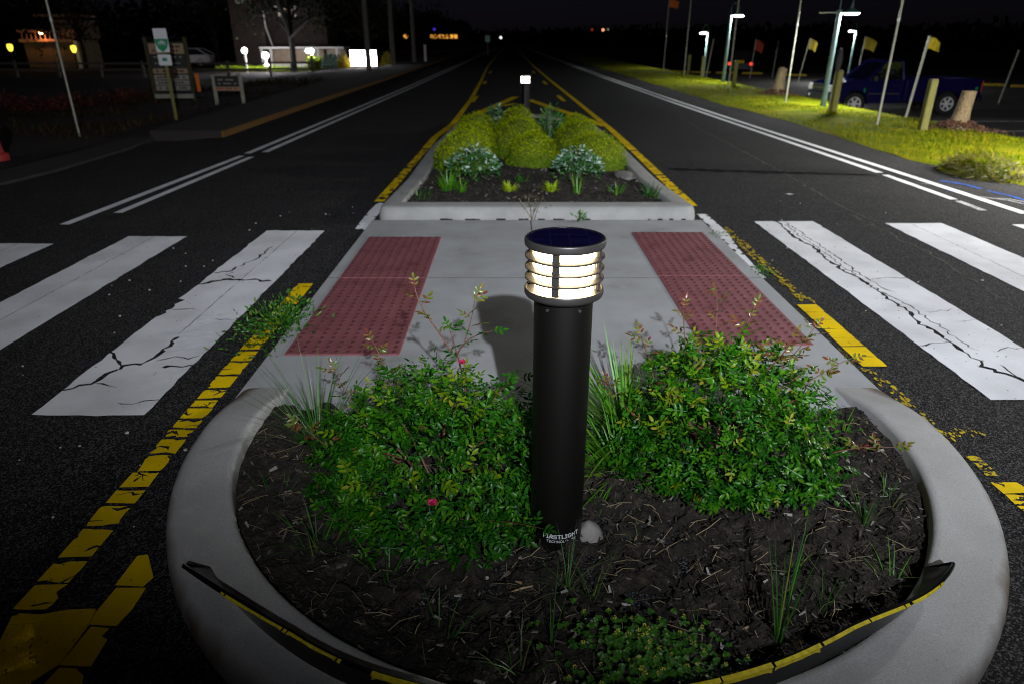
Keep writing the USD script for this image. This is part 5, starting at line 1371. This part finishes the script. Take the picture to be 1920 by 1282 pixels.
# directory sign with slats
t = thing('directory_sign', 'tall directory sign of stacked grey slats between two dark posts', 'directory sign', (-9.45, 20.3, tz(-9, 19.6) + .05), 6)
for s in (-.52, .52):
    part(t, 'post', bx(s, 0, .72, .09, .09, 1.75, bevel=.01), 'dark_post')
part(t, 'backing', bx(0, .03, .82, .94, .02, 1.3), 'sign_dark')
for z, h, m_ in ((1.30, .26, 'sign_tan'), (1.09, .09, 'sign_dark'), (.93, .08, 'sign_dark'), (.73, .13, 'sign_tan'), (.57, .12, 'sign_grey'), (.43, .12, 'sign_grey'), (.29, .12, 'sign_grey')):
    s_ = part(t, 'slat', bx(0, -.005, z, .92, .03, h, bevel=.006), m_)
    for q in range(2 if h > .2 else 1):
        part(s_, 'lettering', join([bx(-.34 + k * .075 + (k % 3) * .006, -.0225, z + (.05 - .1 * q if h > .2 else 0), .05, .004, h * (.22 if h > .2 else .42)) for k in range(10) if (k + int(z * 10) + q) % 5 != 3]), 'sign_dark' if m_ != 'sign_dark' else 'sign_grey', kind='stuff')
part(t, 'base_beam', bx(0, -.02, .08, 1.05, .12, .12, bevel=.01), 'stake_grey')
t = thing('orange_marker', 'small orange plastic marker standing right of the directory sign', 'marker', (-8.75, 20.3, tz(-8.75, 20.3) + .1))
part(t, 'blade', bx(0, 0, .38, .10, .04, .48, bevel=.01), 'orange_plastic')
part(t, 'foot', bx(0, 0, .06, .2, .14, .14, bevel=.02), 'truck_black')
# low sign on two white legs
t = thing('low_sign', 'low dark sign board with a pink strip on two pale legs', 'sign', (-7.42, 19.0, tz(-7.4, 19)), -3)
for s in (-.36, .36):
    part(t, 'leg', bx(s, 0, .36, .08, .08, .84 if s > 0 else .74, bevel=.01), 'stake_grey')
part(t, 'board', bx(0, -.02, .58, .64, .03, .26, bevel=.006), 'sign_dark')
part(t, 'lettering', join([bx(-.2 + k * .07, -.038, .62 - .09 * q, .05, .004, .03) for k in range(7) for q in range(2) if (k + q) % 4 != 2]), 'sign_grey', kind='stuff')
part(t, 'strip', bx(0, -.022, .40, .66, .03, .10, bevel=.006), 'sign_tan')
part(t, 'red_lettering', join([bx(-.27 + k * .06, -.039, .405, .04, .004, .04) for k in range(9) if k % 4 != 3]), 'sign_red', kind='stuff')
# red hydrant at the left edge
t = thing('fire_hydrant', 'red fire hydrant at the far left edge in the dark verge', 'fire hydrant', (-7.02, 9.5, 0.06), -25)
part(t, 'barrel', lathe([(.0001, -.05), (.16, -.05), (.16, .04), (.12, .05), (.105, .1), (.10, .45), (.13, .46), (.13, .5), (.11, .51), (.0001, .51)], 20), 'hydrant_red', 40)
part(t, 'bonnet', lathe([(.115, .51), (.115, .54), (.10, .6), (.06, .65), (.03, .66), (.03, .70), (.0001, .70)], 20), 'hydrant_red', 40)
for a, R in ((0, .05), (-90, .065), (180, .05)):
    c, s = math.cos(math.radians(a)), math.sin(math.radians(a))
    cp_ = part(t, 'outlet', tube([(c * .08, s * .08, .36), (c * .17, s * .17, .36)], R, 14), 'hydrant_red', 40)
    part(cp_, 'cap_nut', tube([(c * .17, s * .17, .36), (c * .20, s * .20, .36)], .02, 5), 'hydrant_red')
# rough verge; low shrubs whose red leaf colour stands in for a red glow
rg = np.random.default_rng(31)
n = 16000
yv = 8.5 + 24 * rg.random(n) ** 1.3
xv = -6.7 - 9 * rg.random(n) - .04 * yv
k_ = meshkit.fbm(np.stack([xv * .6, yv * .6, xv * 0], -1), 3, 4) > .42
xv, yv = xv[k_], yv[k_]
single('grass', tufts(len(xv), lambda n: xv, lambda n: yv, lambda x, y: terrain_z(x, y) + .0, (.04, .22), .012, rg), 'dark_blade', 'rough dry grass in the dark verge left of the road', 'grass', kind='stuff')
def shrub(loc, rad, mat_, label, seed, n, L, name='shrub', cat='shrub', group=None):
    r = g(seed)
    t = thing(name, label, cat, loc, group=group)
    for k in range(5):
        a = r.uniform(0, 2 * PI)
        part(t, 'stem', tube([(0, 0, -.1), (math.cos(a) * rad[0] * .3, math.sin(a) * rad[1] * .3, rad[2] * .5), (math.cos(a) * rad[0] * .6, math.sin(a) * rad[1] * .6, rad[2] * .85)], [.02, .015, .008], 5), 'bark')
    u = unit(n, r); u[:, 2] = np.abs(u[:, 2])
    b = u * np.array(rad) * (.65 + .6 * meshkit.fbm(u * 2 + seed, 3, seed))[:, None] * (r.random(n) ** .4)[:, None]
    l = r.uniform(L * .6, L * 1.3, n)
    part(t, 'foliage', leaf_fan(b, u + r.normal(0, .5, (n, 3)), u + r.normal(0, .4, (n, 3)), l, l * .5), mat_, kind='stuff')
for i, (x, y, s, lab) in enumerate(((-13.6, 22.4, .8, 'low shrub with the red glow painted into its leaves, left of the directory sign, third from the left'), (-12.6, 23.4, .9, 'low shrub with the red glow painted into its leaves, nearest the directory sign'), (-14.8, 22.6, .9, 'low shrub with the red glow painted into its leaves, second from the left of its row'), (-17.2, 24.5, 1.0, 'low shrub with the red glow painted into its leaves, at the left picture edge'))):
    shrub((x, y, tz(x, y)), (s, s * .8, .5), 'red_glow_leaf', lab, 60 + i, 500, .09)
# utility poles
up = thing('utility_pole', 'wooden utility pole in front of the lit white sign', 'utility pole', (-7.3, 37.5, .05))
part(up, 'pole', tube([(0, 0, -.3), (0, 0, 4.5), (0, 0, 9)], [.135, .12, .10], 10), 'pole_wood', True)
part(up, 'cross_arm', bx(0, 0, 8.4, 2.2, .1, .12, bevel=.01), 'pole_wood')
for s in (-.9, -.3, .3, .9):
    part(up, 'insulator', lathe([(.0001, 8.46), (.03, 8.46), (.05, 8.52), (.03, 8.6), (.0001, 8.6)], 8, (s, 0, 0)), 'galvanised')
copy(up, (-7.0, 43.5, .05), 0, 'wooden utility pole just right of the yellow-lit shrubs')
copy(up, (-6.75, 51, .05), 0, 'wooden utility pole farthest along the left pavement')
t = thing('marker_post', 'short white marker post right of the farthest utility pole', 'marker post', (-6.15, 52.5, .1))
part(t, 'post', bx(0, 0, .5, .16, .16, 1.1, bevel=.02), 'trim_white')
part(t, 'cap', bx(0, 0, 1.07, .18, .18, .05, bevel=.015), 'trim_white')
# illuminated box sign
t = thing('box_sign', 'low brightly lit white box sign behind the first utility pole', 'illuminated sign', (-9.35, 46.5, -.1), 0)
part(t, 'cabinet', bx(0, .12, .55, 1.7, .2, 1.0, bevel=.02), 'sign_dark')
for s in (-.42, .42):
    part(t, 'face', bx(s, .0, .55, .80, .02, .92, bevel=.006), 'sign_glow')
part(t, 'plinth', bx(0, .1, -.1, 1.3, .22, .4), 'old_concrete')
for i, (x, y, rad, m_, lab, L) in enumerate(((-10.55, 46.2, (.42, .4, .75), 'yellow_bloom', 'yellow-lit flowering shrub left of the white box sign', .12), (-7.95, 47.3, (.48, .4, 1.0), 'yellow_bloom', 'yellow-lit flowering shrub right of the white box sign', .12),
                                             (-11.6, 47.5, (.75, .5, .85), 'pale_leaf', 'grey-green shrub between the lime hedge and the box sign', .14))):
    shrub((x, y, -.1), rad, m_, lab, 80 + i, 700, L)
t = thing('lime_hedge', 'bright lime-lit clipped box hedge right of the floodlit canopy', 'hedge', (-13.6, 51, -.45))
part(t, 'core', bx(0, 0, .4, 1.0, .6, .8, bevel=.15), 'hedge_core')
u = unit(900, g(7)); b = np.clip(u * 1.3, -1, 1) * [.52, .32, .42] + [0, 0, .42]
part(t, 'foliage', leaf_fan(b, u + g(8).normal(0, .5, (900, 3)), u, .10, .05), 'lime_leaf', kind='stuff')
t = thing('low_hedge', 'low lime-lit hedge running below the globe lamps', 'hedge', (-18.2, 53.5, -.6))
part(t, 'core', bx(0, 0, .12, 6.5, .5, .3, bevel=.1), 'hedge_core')
r = g(9); b = np.stack([r.uniform(-3.3, 3.3, 1500), r.uniform(-.3, .3, 1500), r.uniform(.05, .36, 1500)], 1)
part(t, 'foliage', leaf_fan(b, unit(1500, r) + [0, -.4, .5], unit(1500, r), .10, .05), 'lime_leaf', kind='stuff')

# shingle house with a tower and a lit ground floor
hz = -.6
t = thing('shingle_house', 'dark two-storey shingle house with a square tower and lit ground floor', 'house', (0, 0, hz))
part(t, 'tower_wall', bx(-20.1, 58.5, 3.6, 2.5, 2.6, 7.2), 'shingle')
part(t, 'wall', bx(-16.6, 59.5, 2.9, 4.6, 3.4, 3.0), 'shingle')
part(t, 'ground_wall', bx(-16.8, 58.2, .70, 4.1, .4, 1.40), 'render_wall')
part(t, 'side_wall', bx(-13.9, 58.6, .70, 1.5, .3, 1.40), 'render_wall')
rf = part(t, 'roof', loft([(-19.0, 57.5, 4.3), (-14.1, 57.5, 4.3), (-14.1, 61.4, 4.3), (-19.0, 61.4, 4.3)], [(-18.6, 59.3, 6.2), (-15.4, 59.3, 6.2), (-15.4, 59.6, 6.2), (-18.6, 59.6, 6.2)]), 'roof_dark')
part(rf, 'tower_roof', loft([(-21.6, 57.0, 7.15), (-18.6, 57.0, 7.15), (-18.6, 60.0, 7.15), (-21.6, 60.0, 7.15)], [(-20.2, 58.4, 8.6), (-20.0, 58.4, 8.6), (-20.0, 58.6, 8.6), (-20.2, 58.6, 8.6)]), 'roof_dark')
def window(parent, cx, cy, cz, w, h, pane, frame='trim_white'):
    f = part(parent, 'window', join([bx(cx, cy, cz + h / 2, w + .12, .08, .08), bx(cx, cy, cz - h / 2, w + .12, .08, .08), bx(cx - w / 2, cy, cz, .08, .08, h - .08), bx(cx + w / 2, cy, cz, .08, .08, h - .08), bx(cx, cy, cz, .05, .06, h - .08)]), frame)
    part(f, 'pane', bx(cx, cy + .03, cz, w, .02, h), pane)
window(t, -20.2, 57.16, 5.0, 1.0, .75, 'dim_window_glow', 'sign_grey')
window(t, -17.15, 57.72, 4.05, 1.25, .55, 'window_glow')
part(t, 'window_hood', bx(-17.15, 57.6, 4.40, 1.7, .3, .10, bevel=.02), 'trim_white')
window(t, -14.0, 58.4, .75, .9, .75, 'window_dark')
part(t, 'porch_roof', bx(-15.9, 57.2, 1.55, 6.4, 2.2, .14), 'trim_white')
for x in (-19.0, -18.3, -14.75, -13.3):
    part(t, 'column', bx(x, 56.3, .72, .16, .16, 1.5, bevel=.02), 'trim_white')
part(t, 'downpipe', tube([(-18.75, 57.1, 4.1), (-18.72, 57.1, 3.0), (-18.3, 57.0, 1.5)], .05, 6), 'trim_white')
part(t, 'planter', bx(-16.7, 56.9, .3, 3.4, .3, .5, bevel=.03), 'trim_white')
def globe_lamp(x, y, h, r, label, gm='globe_glow', base=-.6):
    t = thing('globe_lamp', label, 'lamp', (x, y, base))
    part(t, 'post', tube([(0, 0, -.1), (0, 0, h - r * .8)], .07, 8), 'trim_white', True)
    part(t, 'collar', lathe([(.05, h - r * 1.1), (.10, h - r * 1.0), (.10, h - r * .8), (.05, h - r * .75)], 12), 'galvanised')
    s = trimesh.creation.icosphere(2, r)
    part(t, 'globe', (np.array(s.vertices) + [0, 0, h], np.array(s.faces)), gm, True)
globe_lamp(-18.75, 52.0, 1.42, .17, 'left white globe lamp on a pale post outside the shingle house')
globe_lamp(-17.4, 52.2, 1.10, .20, 'second globe lamp right of the left one, set lower')
globe_lamp(-17.25, 51.8, .55, .12, 'small low globe light below the second globe lamp')
t = thing('flood_lamp', 'large dazzling floodlight under the canopy with a white column', 'floodlight', (-13.95, 51.5, -.6))
part(t, 'post', tube([(0, 0, -.1), (.05, 0, 1.25)], .10, 10), 'trim_white', True)
part(t, 'head', loft([(-.55, -.12, 1.38), (.35, -.2, 1.30), (.35, .2, 1.30), (-.55, .12, 1.38)], [(-.55, -.12, 1.45), (.35, -.2, 1.52), (.35, .2, 1.52), (-.55, .12, 1.45)]), 'galvanised')
part(t, 'lens', bx(-.05, -.215, 1.41, .42, .03, .22, bevel=.01), 'flood_glow')
# deck house far left
t = thing('deck_house', 'timber deck house with lit railings at the far left', 'house', (0, 0, -.6))
part(t, 'wall', bx(-36.4, 60.3, 1.0, 4.3, 3.0, 2.2), 'board_wall')
part(t, 'upper_wall', bx(-35.6, 61.5, 2.9, 2.4, 2.0, 1.4), 'board_wall')
for k in range(14):
    part(t, 'board', bx(-38.35 + k * .3, 58.78, .95, .27, .03, 1.7), 'board_wall')
for z in (2.05, 2.75):
    part(t, 'rail', bx(-36.5, 58.6, z, 4.4, .16, .22, bevel=.02), 'trim_tan')
for k in range(12):
    part(t, 'baluster', bx(-38.4 + k * .36, 58.6, 2.4, .06, .06, .5), 'trim_tan')
part(t, 'roof_edge', bx(-35.8, 60.6, 3.85, 3.0, 3.4, .16), 'trim_tan')
part(t, 'corner_post', bx(-34.35, 58.6, 1.0, .18, .18, 2.2), 'trim_white')
for x, y, z, lab in ((-38.9, 57.6, 1.55, 'left yellow lantern at the corner of the deck house'), (-34.0, 57.6, 1.45, 'right yellow lantern beside the deck house corner')):
    t = thing('lantern', lab, 'lantern', (x, y, -.6))
    part(t, 'post', tube([(0, 0, -.1), (0, 0, z - .2)], .05, 6), 'bark')
    part(t, 'glass', lathe([(.0001, z - .28), (.12, z - .22), (.20, z), (.18, z + .22), (.0001, z + .28)], 10), 'lantern_glow', True)
t = thing('wall_lamp', 'amber lamp under the eaves of the deck house', 'lamp', (-36.6, 58.2, 2.0))
part(t, 'hood', lathe([(.02, .16), (.16, .02), (.17, 0), (.15, 0), (.0001, .12)], 12), 'truck_black')
part(t, 'bulb', lathe([(.0001, .09), (.10, .05), (.10, -.04), (.0001, -.08)], 10), 'lantern_lamp', True)
t = thing('signal_lamp', 'orange-red lamp at the far left edge', 'lamp', (-42.5, 58.0, 1.05))
part(t, 'post', tube([(0, .1, -1.7), (0, .1, .2)], .05, 6), 'bark')
part(t, 'lens', lathe([(.0001, -.24), (.2, -.16), (.3, 0), (.2, .16), (.0001, .24)], 12), 'orange_glow', True)

# trees
def tree(name, loc, h, cr, label, seed, trunk_r=.2, n=2600, crown_z=.55, L=.28):
    r = g(seed)
    t = thing(name, label, 'tree', loc)
    limbs = [tube([(0, 0, -.2), (.1, 0, h * .25), (r.normal() * .2, r.normal() * .2, h * .75)], [trunk_r, trunk_r * .8, trunk_r * .3], 9)]
    cl = []
    for k in range(16):
        a = k * 2.4 + r.normal() * .3; e = r.uniform(.15, .95)
        tip = np.array([math.cos(a) * cr * (1 - .35 * e) * r.uniform(.6, 1), math.sin(a) * cr * (1 - .35 * e) * r.uniform(.6, 1), h * (crown_z - .25 + e * (1.2 - crown_z))])
        st_ = np.array([0, 0, h * r.uniform(.25, .6)])
        limbs.append(tube([st_, st_ * .4 + tip * .6 + [0, 0, .15], tip], [trunk_r * .4, trunk_r * .25, .03], 6))
        cl.append(tip)
    part(t, 'trunk', join(limbs), 'bark', True)
    cl = np.array(cl)
    c = cl[r.integers(0, len(cl), n)]
    b = c + r.normal(0, 1, (n, 3)) * [cr * .22, cr * .22, h * .09]
    l = r.uniform(L * .6, L * 1.3, n)
    part(t, 'crown', leaf_fan(b, unit(n, r), unit(n, r) + [0, 0, .6], l, l * .5), 'night_leaf', kind='stuff')
tree('shade_tree', (-15.6, 52.5, -.6), 7.5, 3.6, 'large dark tree with its trunk in front of the lit house', 1, .24)
tree('shade_tree', (-11.6, 60, -.5), 6.2, 3.4, 'dark tree above the lime hedge, crown sloping down to the poles', 2, .2)
tree('shade_tree', (-9.2, 74, -.3), 4.6, 3.0, 'smaller dark tree behind the utility poles', 3, .18)
tree('shade_tree', (-25.5, 64, -.6), 7.8, 4.0, 'dark tree between the directory sign and the tower', 4, .25)
tree('shade_tree', (-33.0, 57.0, -.6), 6.0, 3.2, 'thin tree right of the deck house', 5, .16, 900)
tree('shade_tree', (-44, 70, -.6), 8, 4.5, 'dark tree behind the orange-red lamp', 6, .25)

# far: tree line, distant buildings, lamps and a green road sign
def tree_line(x0, x1, y0, y1, h, n, seed, label):
    r = g(seed)
    s = r.random(n)
    x = x0 + (x1 - x0) * s + r.normal(0, 4, n); y = y0 + (y1 - y0) * s + r.normal(0, 5, n)
    hh = h * (.55 + .8 * meshkit.fbm(np.stack([s * 40, s * 0, s * 0], -1), 4, seed))
    b = np.stack([x, y, -1 + hh * r.random(n) ** .7], 1)
    l = r.uniform(1.0, 2.2, n)
    single('tree_line', leaf_fan(b, unit(n, r), unit(n, r), l, l * .7), 'night_leaf', label, 'tree line', kind='stuff')
tree_line(-20, -160, 190, 120, 9, 7000, 1, 'dark line of trees along the horizon left of the road')
tree_line(10, 190, 230, 120, 5, 8000, 2, 'low dark line of trees beyond the parking lot')
tree_line(-40, 30, 240, 250, 4.5, 3000, 3, 'distant dark trees closing the end of the road')
t = thing('distant_building', 'long low distant building with a row of amber windows', 'building', (-13.2, 150, 0))
part(t, 'wall', bx(0, 4.5, 1.6, 9, 6, 4.2), 'shingle')
part(t, 'roof', loft([(-4.9, 1.2, 3.7), (4.9, 1.2, 3.7), (4.9, 7.8, 3.7), (-4.9, 7.8, 3.7)], [(-4, 4.2, 5.0), (4, 4.2, 5.0), (4, 4.8, 5.0), (-4, 4.8, 5.0)]), 'roof_dark')
for k in range(7):
    f_ = part(t, 'window', bx(-3.0 + k * .80, 1.46, 2.1, .72, .05, .78), 'trim_tan')
    part(f_, 'pane', bx(-3.0 + k * .80, 1.42, 2.1, .62, .03, .68), 'amber_glow')
def far_lamp(x, y, z, r, m, label):
    t = thing('distant_lamp', label, 'lamp', (x, y, z))
    part(t, 'post', tube([(0, .05, -z - .5), (0, .05, 0)], .06, 6), 'bark')
    s = trimesh.creation.icosphere(2, r)
    part(t, 'globe', (np.array(s.vertices), np.array(s.faces)), m, True)
far_lamp(-19.9, 140, 2.1, .42, 'amber_glow', 'distant amber lamp left of the amber windows')
far_lamp(-14.6, 140, 3.3, .28, 'blue_glow', 'distant blue light above the amber windows')
far_lamp(-1.95, 130, 1.85, .22, 'white_far_glow', 'small distant white light over the end of the road')
far_lamp(18.2, 150, 3.3, .26, 'lantern_far', 'distant orange light right of the road')
far_lamp(19.2, 150, 3.4, .18, 'white_dim', 'faint white light beside the distant orange light')
far_lamp(16.0, 150, 3.35, .22, 'red_dim', 'faint red light left of the distant orange light')
t = thing('green_road_sign', 'small green road sign far down the road at centre', 'road sign', (-2.55, 78, 0), 0)
part(t, 'post', tube([(0, .04, -.1), (0, .04, 2.1)], .04, 6), 'galvanised')
part(t, 'sign_panel', bx(0, 0, 1.6, .50, .03, .62, bevel=.01), 'sign_glimmer')
# rest of the left frontage: dark garden fence behind the verge
t = thing('rail_fence', 'dark low rail fence behind the rough verge on the left', 'fence', (0, 0, 0))
for k in range(9):
    x = -33 + k * 2.6; y = 45
    part(t, 'post', bx(x, y, tz(x, y) + .45, .12, .12, 1.0), 'pole_wood')
    if k < 8:
        for z in (.45, .8):
            part(t, 'rail', bx(x + 1.3, y, tz(x, y) + z, 2.48, .05, .12), 'pole_wood')
